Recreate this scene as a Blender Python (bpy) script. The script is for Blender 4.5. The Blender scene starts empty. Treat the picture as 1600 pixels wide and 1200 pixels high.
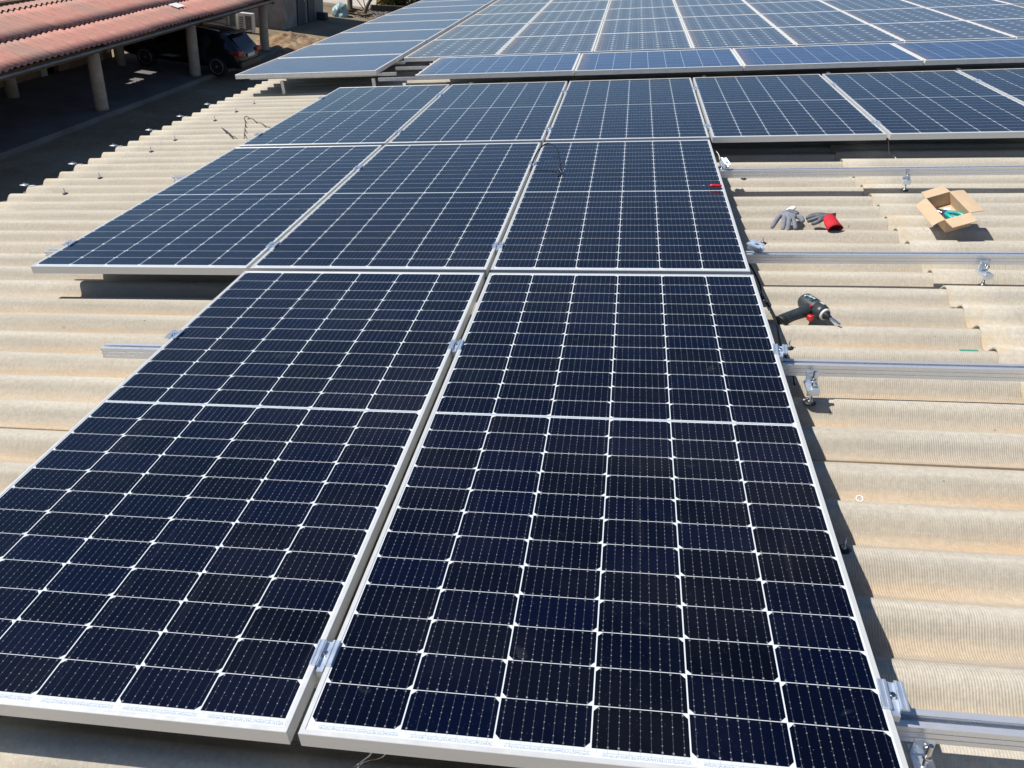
import bpy, bmesh, math, random
from mathutils import Vector, Matrix
random.seed(7)
rnd = random.random
sc = bpy.context.scene
R = math.radians
PI = math.pi

# ------------------------------------------------------------------ camera, sky, sun, exposure
TILT = R(8.7)                                   # the roof falls 8.7 degrees towards -X (its eave)
ROOF = Matrix.Rotation(-TILT, 4, 'Y')           # roof frame -> world; in the roof frame z = 0 is the new panels' top face

def cam_basis(yaw, pit, roll):
    fw = Vector((math.sin(yaw)*math.cos(pit), math.cos(yaw)*math.cos(pit), -math.sin(pit)))
    r0 = Vector((math.cos(yaw), -math.sin(yaw), 0)); u0 = r0.cross(fw)
    r = math.cos(roll)*r0 + math.sin(roll)*u0
    u = -math.sin(roll)*r0 + math.cos(roll)*u0
    return r, u, fw
r_, u_, f_ = cam_basis(-0.16958, 0.53812, -0.05885)
cd = bpy.data.cameras.new('camera'); cam = bpy.data.objects.new('camera', cd); sc.collection.objects.link(cam)
M = Matrix(((r_.x, u_.x, -f_.x, 0.5605), (r_.y, u_.y, -f_.y, -0.7960), (r_.z, u_.z, -f_.z, 1.2234), (0, 0, 0, 1)))
cam.matrix_world = ROOF @ M
cd.sensor_width = 36; cd.lens = 1210.75/1600*36; cd.clip_start = 0.05; cd.clip_end = 3000
sc.camera = cam

to_sun = (ROOF.to_3x3() @ Vector((-0.60, -0.03, 1.0))).normalized()
elev = math.asin(to_sun.z); azim = math.atan2(to_sun.x, to_sun.y)
w = bpy.data.worlds.new('World'); sc.world = w; w.use_nodes = True
nt = w.node_tree; nt.nodes.clear()
sky = nt.nodes.new('ShaderNodeTexSky'); sky.sky_type = 'NISHITA'; sky.sun_disc = False
sky.sun_elevation = elev; sky.sun_rotation = azim; sky.altitude = 300; sky.air_density = 0.9; sky.dust_density = 0.05; sky.ozone_density = 4.8
bg = nt.nodes.new('ShaderNodeBackground'); bg.inputs[1].default_value = 0.085
wo = nt.nodes.new('ShaderNodeOutputWorld')
nt.links.new(sky.outputs[0], bg.inputs[0]); nt.links.new(bg.outputs[0], wo.inputs[0])
sd = bpy.data.lights.new('sun', 'SUN'); sd.energy = 4.8; sd.angle = R(0.53); sd.color = (1.0, 0.95, 0.875)
so = bpy.data.objects.new('sun', sd); sc.collection.objects.link(so)
so.rotation_euler = to_sun.to_track_quat('Z', 'Y').to_euler(); so.location = (-20, 0, 30)
sc.view_settings.view_transform = 'Standard'; sc.view_settings.look = 'None'
sc.view_settings.exposure = 0.18; sc.view_settings.gamma = 1
sc.render.engine = 'CYCLES'

# ------------------------------------------------------------------ node helpers
class T:
    def __init__(s, name):
        s.m = bpy.data.materials.new(name); s.m.use_nodes = True
        s.t = s.m.node_tree; s.t.nodes.clear()
        s.out = s.t.nodes.new('ShaderNodeOutputMaterial')
        s.b = s.t.nodes.new('ShaderNodeBsdfPrincipled')
        s.t.links.new(s.b.outputs[0], s.out.inputs[0])
        s._tc = None
    def inp(s, sock, v):
        if v is None: return
        if isinstance(v, (int, float)): sock.default_value = v
        elif isinstance(v, tuple):
            n = len(sock.default_value); sock.default_value = (tuple(v)+(1,))[:n] if n == 4 else v[:n]
        else: s.t.links.new(v, sock)
    def n(s, op, a, b=None, c=None, clamp=False):
        x = s.t.nodes.new('ShaderNodeMath'); x.operation = op; x.use_clamp = clamp
        s.inp(x.inputs[0], a); s.inp(x.inputs[1], b); s.inp(x.inputs[2], c); return x.outputs[0]
    def add(s, a, b): return s.n('ADD', a, b)
    def sub(s, a, b): return s.n('SUBTRACT', a, b)
    def mul(s, a, b): return s.n('MULTIPLY', a, b)
    def div(s, a, b): return s.n('DIVIDE', a, b)
    def lt(s, a, b): return s.n('LESS_THAN', a, b)
    def gt(s, a, b): return s.n('GREATER_THAN', a, b)
    def mn(s, a, b): return s.n('MINIMUM', a, b)
    def mx(s, a, b): return s.n('MAXIMUM', a, b)
    def fl(s, a): return s.n('FLOOR', a)
    def ab(s, a): return s.n('ABSOLUTE', a)
    def mapr(s, v, a, b, c, d):
        x = s.t.nodes.new('ShaderNodeMapRange'); s.inp(x.inputs[0], v)
        for i, k in enumerate((a, b, c, d)): s.inp(x.inputs[i+1], k)
        return x.outputs[0]
    def tc(s, o='Object'):
        if not s._tc: s._tc = s.t.nodes.new('ShaderNodeTexCoord')
        return s._tc.outputs[o]
    def xyz(s, v=None):
        x = s.t.nodes.new('ShaderNodeSeparateXYZ'); s.inp(x.inputs[0], v or s.tc()); return x.outputs
    def comb(s, a, b, c):
        x = s.t.nodes.new('ShaderNodeCombineXYZ')
        for i, k in enumerate((a, b, c)): s.inp(x.inputs[i], k)
        return x.outputs[0]
    def scale(s, v, k):
        x = s.t.nodes.new('ShaderNodeMapping'); s.inp(x.inputs[0], v); x.inputs[3].default_value = k; return x.outputs[0]
    def noise(s, sc_=5, det=4, rough=.55, v=None, dist=0.0):
        x = s.t.nodes.new('ShaderNodeTexNoise'); s.inp(x.inputs['Vector'], v or s.tc())
        x.inputs['Scale'].default_value = sc_; x.inputs['Detail'].default_value = det
        x.inputs['Roughness'].default_value = rough; x.inputs['Distortion'].default_value = dist
        return x.outputs[0]
    def white(s, v):
        x = s.t.nodes.new('ShaderNodeTexWhiteNoise'); x.noise_dimensions = '3D'; s.inp(x.inputs[0], v); return x.outputs[0]
    def rand(s):
        x = s.t.nodes.new('ShaderNodeObjectInfo'); return x.outputs['Random']
    def mix(s, f, a, b):
        x = s.t.nodes.new('ShaderNodeMix'); x.data_type = 'RGBA'
        s.inp(x.inputs[0], f); s.inp(x.inputs[6], a); s.inp(x.inputs[7], b); return x.outputs[2]
    def ramp(s, f, *st):
        x = s.t.nodes.new('ShaderNodeValToRGB'); s.inp(x.inputs[0], f); e = x.color_ramp.elements
        while len(e) < len(st): e.new(.5)
        for i, (p, c) in enumerate(st):
            e[i].position = p; e[i].color = tuple(c)+(1,)
        return x.outputs[0]
    def bump(s, h, st=.3, d=.01):
        x = s.t.nodes.new('ShaderNodeBump'); x.inputs['Strength'].default_value = st; x.inputs['Distance'].default_value = d
        s.inp(x.inputs['Height'], h); s.t.links.new(x.outputs[0], s.b.inputs['Normal']); return x
    def set(s, col=None, rough=None, metal=None, spec=None, **k):
        s.inp(s.b.inputs['Base Color'], col); s.inp(s.b.inputs['Roughness'], rough)
        s.inp(s.b.inputs['Metallic'], metal); s.inp(s.b.inputs['Specular IOR Level'], spec)
        for a, v in k.items(): s.inp(s.b.inputs[a.replace('_', ' ')], v)
        return s.m

def noisy(name, col, rough=.6, metal=0, var=.25, sc_=20, bump=.0, spec=.5, d=.002):
    t = T(name); f = t.noise(sc_, 5, .6)
    a = tuple(c*(1-var) for c in col); b = tuple(min(1, c*(1+var)) for c in col)
    c = t.mix(t.mapr(f, .3, .7, 0, 1), a, b)
    if bump: t.bump(f, bump, d)
    return t.set(c, rough, metal, spec)

# ------------------------------------------------------------------ panel faces
def cells(name, nx, ny, cw, ch, gx, gy, x0, y0, W, L, split=0.0, cham=0.0, half=False, bars=9, bar_dir='y',
          colA=(.0013, .0013, .0022), colB=(.0010, .0020, .0120), gapcol=(.66, .70, .72), barcol=(.055, .06, .068), barw=.00042,
          dots=True, dust=0.0, rough=.1, ribbon=False, text=False):
    t = T(name); x, y, z = t.xyz()
    px, py = cw+gx, ch+gy
    xb = t.sub(x, x0); yb = t.sub(y, y0)
    up = 0.0
    if split:
        ym = y0 + (ny//2)*py - gy + split/2
        up = t.gt(y, ym); yb = t.sub(yb, t.mul(up, split - gy))
    col = t.fl(t.div(xb, px)); row = t.fl(t.div(yb, py))
    u = t.sub(xb, t.mul(col, px)); v = t.sub(yb, t.mul(row, py))
    ins = t.mul(t.mul(t.gt(col, -.5), t.lt(col, nx-.5)), t.mul(t.gt(row, -.5), t.lt(row, ny-.5)))
    ins = t.mul(ins, t.mul(t.lt(u, cw), t.lt(v, ch)))
    if split:   # the row strip beside the split
        ins = t.mul(ins, t.sub(1, t.lt(t.ab(t.sub(y, ym)), split/2)))
    if cham:
        du = t.mn(u, t.sub(cw, u))
        if half:
            par = t.n('MODULO', t.add(col, up), 2.0)          # 0: corners cut at the bottom, 1: at the top
            dv = t.add(t.mul(v, t.sub(1, par)), t.mul(t.sub(ch, v), par))
        else: dv = t.mn(v, t.sub(ch, v))
        ins = t.mul(ins, t.gt(t.add(du, dv), cham))
    wn = t.white(t.comb(col, row, t.rand()))
    ccol = t.mix(wn, colA, colB)
    # slow tint drift over the sheet
    ccol = t.mix(t.mul(t.noise(2.2, 2), .25), ccol, colB)
    # busbars
    if bars:
        q, ql, o, ol = (u, cw, v, ch) if bar_dir == 'y' else (v, ch, u, cw)
        s_ = ql/bars
        a = t.mul(t.ab(t.sub(t.n('FRACT', t.div(q, s_)), .5)), s_)
        line = t.lt(a, barw)
        ccol = t.mix(line, ccol, barcol)
        if dots:
            k = t.mul(t.ab(t.sub(t.n('FRACT', t.div(t.sub(o, .004), (ol-.008)/6)), .5)), (ol-.008)/6)   # far from the pad = small at the middle
            dd = t.sub((ol-.008)/12, k)
            pad = t.mul(t.lt(dd, .0011), t.lt(a, .0010))
            endp = t.mul(t.lt(t.mn(o, t.sub(ol, o)), .0058), t.lt(a, .0016))
            endp = t.mul(endp, t.gt(t.mn(o, t.sub(ol, o)), .0022))
            bright = t.mul(t.mx(pad, endp), t.mapr(t.white(t.comb(t.fl(t.div(q, s_)), t.add(row, t.mul(col, 17.0)), t.fl(t.div(o, .013)))), 0, 1, .0, .75))
            ccol = t.mix(bright, ccol, (.34, .34, .36))
    # tiny specks
    sp = t.gt(t.noise(420, 1, .4), .80)
    ccol = t.mix(t.mul(sp, .5), ccol, (.3, .3, .32))
    c = t.mix(ins, gapcol, ccol)
    if ribbon:
        rb = t.mul(t.lt(t.ab(t.sub(y, ym)), .0022), t.mul(t.gt(x, x0+.006), t.lt(x, W-x0-.006)))
        c = t.mix(rb, c, (.30, .36, .42))
    if text:   # illegible printed codes along the lower margin
        band = t.mul(t.gt(y, .0135), t.lt(y, .0185))
        xs = t.n('FRACT', t.div(t.sub(x, .022), px*1.0))
        seg = t.mul(t.gt(xs, .06), t.lt(xs, .94))
        tx = t.gt(t.noise(1, 2, .8, v=t.scale(t.tc(), (520, 260, 1))), .50)
        c = t.mix(t.mul(t.mul(band, seg), t.mul(tx, .6)), c, (.16, .21, .31))
        rib = t.lt(t.ab(t.sub(y, .0205)), .0010)
        c = t.mix(t.mul(rib, t.mul(.6, seg)), c, (.35, .42, .5))
        tick = t.mul(t.lt(t.mul(t.ab(t.sub(t.n('FRACT', t.div(u, cw/9)), .5)), cw/9), .0006), t.mul(t.gt(y, .019), t.lt(y, y0+.001)))
        c = t.mix(t.mul(tick, .5), c, (.3, .33, .36))
    ro = rough
    if dust:
        nz = t.noise(3.2, 4, .6)
        haze = t.mapr(nz, .3, .75, .25, 1)
        edge = t.mapr(x, .0, .12, 1, 0)
        ef = t.mul(t.mul(edge, t.mapr(t.noise(9, 5, .7), .35, .6, 0, 1)), .55)
        c = t.mix(t.mul(haze, dust), c, (.30, .27, .22))
        c = t.mix(ef, c, (.42, .22, .09))
        c = t.mix(t.mul(t.mapr(t.noise(5.5, 6, .75, v=t.scale(t.tc(), (1, 1.6, 1))), .68, .72, 0, 1), .30), c, (.45, .35, .25))
    else:
        df = t.mapr(t.noise(1.6, 5, .65, v=t.comb(x, y, t.mul(t.rand(), 9))), .42, .75, .0, .022)
        c = t.mix(df, c, (.35, .33, .30))
        st = t.mul(t.mapr(t.noise(1, 5, .7, v=t.scale(t.comb(x, y, t.mul(t.rand(), 9)), (16, 1.3, 1))), .60, .72, 0, 1), .020)
        c = t.mix(st, c, (.45, .43, .40))
        sm = t.mul(t.mapr(t.noise(5, 3, .5, v=t.comb(x, y, t.mul(t.rand(), 5)), dist=2.5), .69, .74, 0, 1), .030)
        c = t.mix(sm, c, (.4, .42, .45))
        ro = t.mapr(t.noise(2.6, 4, .6), .3, .7, rough*.8, rough*1.4)
    return t.set(c, ro, 0, .40, Specular_Tint=(.55, .78, 1.0))

MONO = dict(W=1.038, L=2.094)
pxm, pym = .1664+.0026, .0836+.0014
x0m = (1.038 - (6*pxm-.0026))/2
splitm = .011
y0m = .0275
M_mono = cells('mono_cells', 6, 24, .1664, .0836, .0026, .0014, x0m, y0m, 1.038, 2.094, split=splitm, cham=.0098, half=True, ribbon=True, text=True, rough=.09)
M_poly = cells('poly_cells', 9, 6, .1550, .1600, .0035, .0022, .0197, .0300, 1.463, 1.03, bars=3, bar_dir='x', dots=False, barw=.0012,
               colA=(.020, .044, .118), colB=(.030, .060, .150), gapcol=(.48, .55, .62), barcol=(.10, .17, .30), rough=.16, dust=.05)
M_poly2 = cells('faint_poly_cells', 9, 6, .1550, .1640, .0025, .0020, .0197, .0300, 1.463, 1.05, bars=3, bar_dir='x', dots=False, barw=.0010,
               colA=(.026, .052, .125), colB=(.034, .064, .150), gapcol=(.13, .19, .28), barcol=(.07, .11, .18), rough=.2, dust=.12)
M_mono2 = cells('old_mono_cells', 6, 8, .1560, .1620, .0020, .0016, .0200, .0300, .985, 1.365, bars=2, bar_dir='y', dots=False, barw=.0016,
               cham=.024, colA=(.032, .044, .074), colB=(.046, .060, .096), gapcol=(.50, .54, .57), barcol=(.20, .26, .33), rough=.2, dust=.16)

# ------------------------------------------------------------------ other materials
def m_alu(name, col, rough, metal, streak=True, dirt=0.0):
    t = T(name)
    f = t.noise(1, 3, .5, v=t.scale(t.tc(), (3, 400, 400)))
    c = t.mix(t.mapr(f, .3, .7, 0, 1), tuple(k*.93 for k in col), col)
    if dirt:
        c = t.mix(t.mul(t.mapr(t.noise(14, 5, .7), .45, .75, 0, 1), dirt), c, (.40, .26, .13))
    r = t.mapr(t.noise(30, 4, .6), .3, .7, rough*.8, rough*1.25)
    return t.set(c, r, metal, .5)
M_frame = m_alu('anodised_frame', (.70, .705, .69), .36, .30)
M_oldframe = m_alu('dull_frame', (.80, .80, .77), .5, .15, dirt=.25)
M_rail = m_alu('rail_aluminium', (.80, .82, .85), .30, .62)
M_clamp = m_alu('clamp_aluminium', (.72, .80, .90), .34, .75)
M_steel = noisy('stainless_steel', (.66, .66, .66), .22, 1.0, .12, 60)
M_galv = noisy('galvanised', (.60, .62, .63), .42, .6, .18, 40)
M_rubber = noisy('black_rubber', (.012, .012, .013), .55, 0, .3, 60)
M_cable = noisy('cable_black', (.014, .013, .013), .38, 0, .2, 60)
def m_card():
    t = T('cardboard'); x, y, z = t.xyz()
    c = t.mix(t.noise(18, 4, .6), (.48, .345, .22), (.60, .45, .30))
    c = t.mix(t.mul(t.mapr(t.n('SINE', t.mul(x, 2*PI/.0065)), .2, 1, 0, 1), .13), c, (.74, .60, .44))
    c = t.mix(t.mul(t.mapr(t.noise(4, 5, .7), .58, .66, 0, 1), .25), c, (.36, .23, .12))
    return t.set(c, .85, 0, .25)
M_card = m_card()
M_string = noisy('string', (.75, .70, .58), .8, 0, .1, 90)

def m_fibre():
    t = T('fibre_cement'); x, y, z = t.xyz(); rd = t.rand()
    pos = t.comb(x, y, t.mul(rd, 13))
    big = t.noise(1.7, 4, .6, v=pos)
    c = t.mix(t.mapr(big, .3, .7, 0, 1), (.490, .435, .340), (.595, .535, .425))
    c = t.mix(t.mul(t.mapr(rd, 0, 1, 0, .35), 1), c, (.40, .365, .31))
    # crest greyer and lighter, silt in the troughs warmer
    crest = t.mapr(z, -.014, -.001, 0, 1)
    c = t.mix(t.mul(crest, .38), c, (.64, .61, .53))
    low = t.mul(t.mapr(z, -.030, -.048, 0, 1), t.mapr(t.noise(3.5, 4, .6, v=pos), .3, .6, .15, .75))
    c = t.mix(low, c, (.56, .38, .215))
    band = t.noise(1, 5, .65, v=t.scale(pos, (1.2, 26, 5)))
    c = t.mix(t.mul(t.mapr(band, .42, .66, 0, 1), .42), c, (.345, .315, .265))
    band2 = t.noise(1, 5, .65, v=t.scale(pos, (2.5, 55, 5)))
    c = t.mix(t.mul(t.mapr(band2, .5, .7, 0, 1), .22), c, (.62, .57, .47))
    fine = t.noise(75, 4, .7, v=pos)
    c = t.mix(t.mul(t.mapr(fine, .40, .66, 0, 1), .42), c, (.34, .30, .25))
    c = t.mix(t.mul(t.mapr(t.noise(160, 2, .5, v=pos), .62, .70, 0, 1), .5), c, (.62, .58, .50))
    dark = t.mapr(t.noise(38, 3, .5, v=pos), .735, .77, 0, 1)
    c = t.mix(t.mul(dark, .6), c, (.10, .085, .07))
    lich = t.mul(t.mapr(t.noise(7, 5, .7, v=pos), .60, .70, 0, 1), .16)
    c = t.mix(lich, c, (.46, .36, .16))
    en = t.mul(t.mapr(x, .0, .13, 1, 0), t.mapr(t.noise(14, 5, .75, v=pos), .48, .66, 0, .55))
    c = t.mix(en, c, (.50, .335, .13))
    # moulded ribs across the waves, clear on some sheets only
    rib = t.n('SINE', t.mul(t.add(x, t.mul(t.noise(3, 2, .5, v=pos), .03)), 2*PI/.0062))
    ribm = t.mul(rib, t.mapr(t.noise(1.1, 2, .5, v=pos), .45, .6, .10, 1))
    c = t.mix(t.mul(t.mapr(ribm, 0, 1, 0, 1), .12), c, (.36, .32, .26))
    h = t.add(t.mul(ribm, .0004), t.add(t.mul(fine, .0016), t.mul(t.noise(9, 3, .5, v=pos), .004)))
    bn = t.bump(h, .8, 1.0)
    return t.set(c, .92, 0, .25)
M_fibre = m_fibre()

def m_pink():
    t = T('red_corrugated'); x, y, z = t.xyz(); rd = t.rand()
    c = t.mix(t.mapr(t.noise(2.4, 5, .65), .3, .7, 0, 1), (.52, .235, .185), (.66, .335, .265))
    c = t.mix(t.mapr(rd, .45, 1, 0, .7), c, (.42, .29, .23))
    c = t.mix(t.mul(t.mapr(t.noise(.8, 5, .7), .5, .7, 0, 1), .4), c, (.36, .27, .22))
    c = t.mix(t.mul(t.mapr(t.noise(1, 5, .7, v=t.scale(t.tc(), (1.2, 9, 1))), .5, .75, 0, 1), .45), c, (.22, .13, .10))
    t.bump(t.noise(60, 3, .6), .3, .01)
    return t.set(c, .85, 0, .3)
M_pink = m_pink()
def m_ground():
    t = T('dirt_ground')
    c = t.ramp(t.noise(.35, 6, .65), (.30, (.16, .125, .075)), (.48, (.27, .215, .14)), (.62, (.36, .30, .21)), (.8, (.20, .19, .09)))
    c = t.mix(t.mul(t.mapr(t.noise(9, 5, .7), .4, .7, 0, 1), .35), c, (.13, .10, .07))
    t.bump(t.noise(6, 8, .7), .8, .08)
    return t.set(c, .95, 0, .2)
M_ground = m_ground()
M_yard = noisy('pale_yard', (.50, .455, .385), .93, 0, .16, 1.5, .3, .2, .02)
M_conc = noisy('slab_concrete', (.17, .165, .16), .9, 0, .22, 1.3, .3, .3, .01)
M_post = noisy('cement_post', (.42, .365, .29), .85, 0, .18, 6, .3, .3)
M_wallgrey = noisy('render_grey', (.30, .265, .235), .93, 0, .30, 1.6, .3, .2)
M_door = noisy('dark_door', (.045, .055, .075), .55, .1, .2, 5)
def m_brick():
    t = T('brick')
    b = t.t.nodes.new('ShaderNodeTexBrick'); t.inp(b.inputs['Vector'], t.comb(t.xyz()[1], t.xyz()[2], 0.0))
    b.inputs['Color1'].default_value = (.22, .10, .05, 1); b.inputs['Color2'].default_value = (.30, .17, .09, 1); b.inputs['Mortar'].default_value = (.30, .25, .20, 1)
    b.inputs['Scale'].default_value = 3.4; b.inputs['Mortar Size'].default_value = .02
    c = t.mix(t.mul(t.noise(3, 5, .6), .5), b.outputs[0], (.15, .10, .07))
    return t.set(c, .9, 0, .2)
M_brick = m_brick()
M_gutter = noisy('blue_grey_steel', (.16, .19, .22), .5, .4, .3, 3)
M_timber = noisy('dark_timber', (.10, .065, .04), .8, 0, .3, 6, .3)

# ------------------------------------------------------------------ mesh helpers
COL = sc.collection
class MB:
    def __init__(s): s.v = []; s.f = []; s.sm = []
    def face(s, idx, smooth=False): s.f.append(tuple(idx)); s.sm.append(smooth)
    def add(s, vs, fs, smooth=False):
        o = len(s.v); s.v += [Vector(v) for v in vs]
        for f in fs: s.face([i+o for i in f], smooth)
        return s
    def box(s, x0, x1, y0, y1, z0, z1, M=None):
        vs = [Vector((x, y, z)) for z in (z0, z1) for y in (y0, y1) for x in (x0, x1)]
        if M: vs = [M @ v for v in vs]
        return s.add(vs, [(0, 2, 3, 1), (4, 5, 7, 6), (0, 1, 5, 4), (2, 6, 7, 3), (0, 4, 6, 2), (1, 3, 7, 5)])
    def bevbox(s, x0, x1, y0, y1, z0, z1, b, M=None):
        bm = bmesh.new(); bmesh.ops.create_cube(bm, size=1)
        for v in bm.verts: v.co = Vector(((x0+x1)/2+v.co.x*(x1-x0), (y0+y1)/2+v.co.y*(y1-y0), (z0+z1)/2+v.co.z*(z1-z0)))
        bmesh.ops.bevel(bm, geom=bm.edges[:], offset=b, segments=2, affect='EDGES', profile=.7)
        return s.bm(bm, M, True)
    def bm(s, bm, M=None, smooth=False):
        bm.verts.index_update(); vs = [(M @ v.co) if M else v.co.copy() for v in bm.verts]
        s.add(vs, [[v.index for v in f.verts] for f in bm.faces], smooth); bm.free(); return s
    def prism(s, poly, a0, a1, axis='x', M=None, smooth=False):
        n = len(poly); vs = []
        for a in (a0, a1):
            for p, q in poly:
                v = Vector((a, p, q)) if axis == 'x' else Vector((p, a, q)) if axis == 'y' else Vector((p, q, a))
                vs.append(M @ v if M else v)
        fs = [(i, (i+1) % n, n+(i+1) % n, n+i) for i in range(n)]
        o = len(s.v); s.v += vs
        for f in fs: s.face([i+o for i in f], smooth)
        s.face([o+n-1-i for i in range(n)]); s.face([o+n+i for i in range(n)])
        return s
    def lathe(s, prof, n=16, M=None, smooth=True, cap=True):   # prof: (radius, z)
        o = len(s.v)
        for rr, z in prof:
            for k in range(n):
                v = Vector((rr*math.cos(2*PI*k/n), rr*math.sin(2*PI*k/n), z)); s.v.append(M @ v if M else v)
        for j in range(len(prof)-1):
            for k in range(n):
                s.face((o+j*n+k, o+j*n+(k+1) % n, o+(j+1)*n+(k+1) % n, o+(j+1)*n+k), smooth)
        if cap:
            s.face([o+n-1-k for k in range(n)]); e = o+(len(prof)-1)*n; s.face([e+k for k in range(n)])
        return s
    def tube(s, pts, rr, n=8, sub=6, M=None, flat=1.0):
        P = spline(pts, sub) if sub > 1 else [Vector(p) for p in pts]
        if not isinstance(rr, (list, tuple)): rr = [rr]*len(pts)
        rad = []
        for i in range(len(P)):
            t = i/(len(P)-1)*(len(rr)-1); k = min(int(t), len(rr)-2); rad.append(rr[k]+(rr[k+1]-rr[k])*(t-k))
        up = Vector((0, 0, 1)); o = len(s.v)
        for i, p in enumerate(P):
            d = (P[min(i+1, len(P)-1)]-P[max(i-1, 0)]).normalized()
            a = d.cross(up)
            if a.length < .1: a = d.cross(Vector((1, 0, 0)))
            a.normalize(); b = a.cross(d); up = b if abs(d.z) > .5 else Vector((0, 0, 1))
            for k in range(n):
                v = p + rad[i]*(math.cos(2*PI*k/n)*a + flat*math.sin(2*PI*k/n)*b); s.v.append(M @ v if M else v)
        for i in range(len(P)-1):
            for k in range(n): s.face((o+i*n+k, o+i*n+(k+1) % n, o+(i+1)*n+(k+1) % n, o+(i+1)*n+k), True)
        s.face([o+n-1-k for k in range(n)]); e = o+(len(P)-1)*n; s.face([e+k for k in range(n)])
        return s
    def make(s, name, mat=None, parent=None, mw=None):
        me = bpy.data.meshes.new(name); me.from_pydata([tuple(v) for v in s.v], [], s.f); me.validate()
        if len(me.polygons) == len(s.sm): me.polygons.foreach_set('use_smooth', s.sm)
        bm = bmesh.new(); bm.from_mesh(me); bmesh.ops.recalc_face_normals(bm, faces=bm.faces[:]); bm.to_mesh(me); bm.free()
        if mat: me.materials.append(mat)
        o = bpy.data.objects.new(name, me); COL.objects.link(o)
        if parent: o.parent = parent
        if mw is not None: o.matrix_world = mw if not parent else mw; 
        if mw is not None and parent: o.matrix_basis = mw
        return o

def spline(pts, sub):
    P = [Vector(p) for p in pts]; out = []
    Q = [2*P[0]-P[1]] + P + [2*P[-1]-P[-2]]
    for i in range(1, len(Q)-2):
        a, b, c, d = Q[i-1], Q[i], Q[i+1], Q[i+2]
        for k in range(sub):
            t = k/sub
            out.append(.5*((2*b)+(c-a)*t+(2*a-5*b+4*c-d)*t*t+(3*b-a-3*c+d)*t**3))
    out.append(P[-1]); return out
def tag(o, label=None, cat=None, group=None, kind=None):
    if label: o['label'] = label
    if cat: o['category'] = cat
    if group: o['group'] = group
    if kind: o['kind'] = kind
    return o
def empty(name, label, cat, group=None, mw=None):
    o = bpy.data.objects.new(name, None); o.empty_display_size = .1; COL.objects.link(o)
    if mw is not None: o.matrix_world = mw
    return tag(o, label, cat, group)
def copy(o, mw, label, group=None):
    c = o.copy(); COL.objects.link(c); c.matrix_world = mw; c['label'] = label
    if group: c['group'] = group
    for ch in o.children:
        d = ch.copy(); COL.objects.link(d); d.parent = c
        for g in ch.children:
            e = g.copy(); COL.objects.link(e); e.parent = d
    return c
def RT(x, y, z, rz=0, rx=0, ry=0):      # a place in the roof frame
    return ROOF @ Matrix.Translation((x, y, z)) @ Matrix.Rotation(rz, 4, 'Z') @ Matrix.Rotation(ry, 4, 'Y') @ Matrix.Rotation(rx, 4, 'X')
def WT(x, y, z, rz=0): return Matrix.Translation((x, y, z)) @ Matrix.Rotation(rz, 4, 'Z')
def along(a, b):                         # matrix whose z axis runs a -> b, origin a
    a = Vector(a); b = Vector(b); return Matrix.Translation(a) @ (b-a).to_track_quat('Z', 'Y').to_matrix().to_4x4()
ORD = ['first', 'second', 'third', 'fourth', 'fifth', 'sixth', 'seventh', 'eighth', 'ninth', 'tenth', 'eleventh', 'twelfth']

# ------------------------------------------------------------------ ground and pavements
GZ = -5.0
g = MB(); g.add([(-900, -900, GZ), (900, -900, GZ), (900, 900, GZ), (-900, 900, GZ)], [(0, 1, 2, 3)])
tag(g.make('ground', M_ground), kind='structure')
g = MB(); n_ = 10
g.box(-90, -14.5, 48.0, 120, GZ-.05, GZ+.006); tag(g.make('yard', M_yard), kind='structure')
g = MB(); g.box(-17.3, -13.42, 8, 32.0, GZ-.1, GZ+.10); g.box(-13.42, -13.30, 8, 32.0, GZ-.1, GZ+.14)
tag(g.make('pavement', M_conc), kind='structure')

# ------------------------------------------------------------------ the barn that carries the panels
barn = empty('barn', 'long barn under a corrugated fibre cement roof that carries the solar panels', 'building', mw=WT(-3.2, 6.5, GZ))
binv = Matrix.Translation((3.2, -6.5, -GZ))
WAVE = .1765; Y0 = 1.175; CREST = -.163
def sheet(length, lift, waves=6, over=.07, thick=.0065, seed=0, nx=14):
    rg = random.Random(seed); m = MB(); ny = int(waves*14)+6; wd = waves*WAVE+over
    ph = [rg.uniform(0, 6) for _ in range(4)]
    top = []; bot = []
    for i in range(nx+1):
        x = length*i/nx
        for j in range(ny+1):
            y = wd*j/ny
            q_ = .5-.5*math.cos(2*PI*(y-.095)/WAVE); z = -.053*(q_-.040*math.sin(2*PI*q_))
            z += lift*(1-x/length) + .0075*math.exp(-y/.12)
            z += .0012*math.sin(x*2.1+ph[0]+y*3)+.0008*math.sin(x*5.3+ph[1]-y*7)
            yy = y + .0012*math.sin(x*3.1+ph[2])
            xx = x
            if i == 0: xx = x + .004*math.sin(y*9+ph[3]) + rg.uniform(-.0012, .0012)
            top.append((xx, yy, z)); bot.append((xx, yy, z-thick))
    N = len(top); W_ = ny+1; m.v = [Vector(v) for v in top+bot]
    for i in range(nx):
        for j in range(ny):
            a = i*W_+j; m.face((a, a+W_, a+W_+1, a+1), True); m.face((N+a, N+a+1, N+a+W_+1, N+a+W_), True)
    for j in range(ny):
        m.face((j, j+1, N+j+1, N+j)); a = nx*W_+j; m.face((a+1, a, N+a, N+a+1))
    for i in range(nx):
        a = i*W_; m.face((a+W_, a, N+a, N+a+W_)); a += ny; m.face((a, a+W_, N+a+W_, N+a))
    return m
courses = [(-3.505, 2.955, .0), (-.75, 2.85, .009), (1.845, 3.055, .0165), (4.72, 2.88, .009)]
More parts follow.
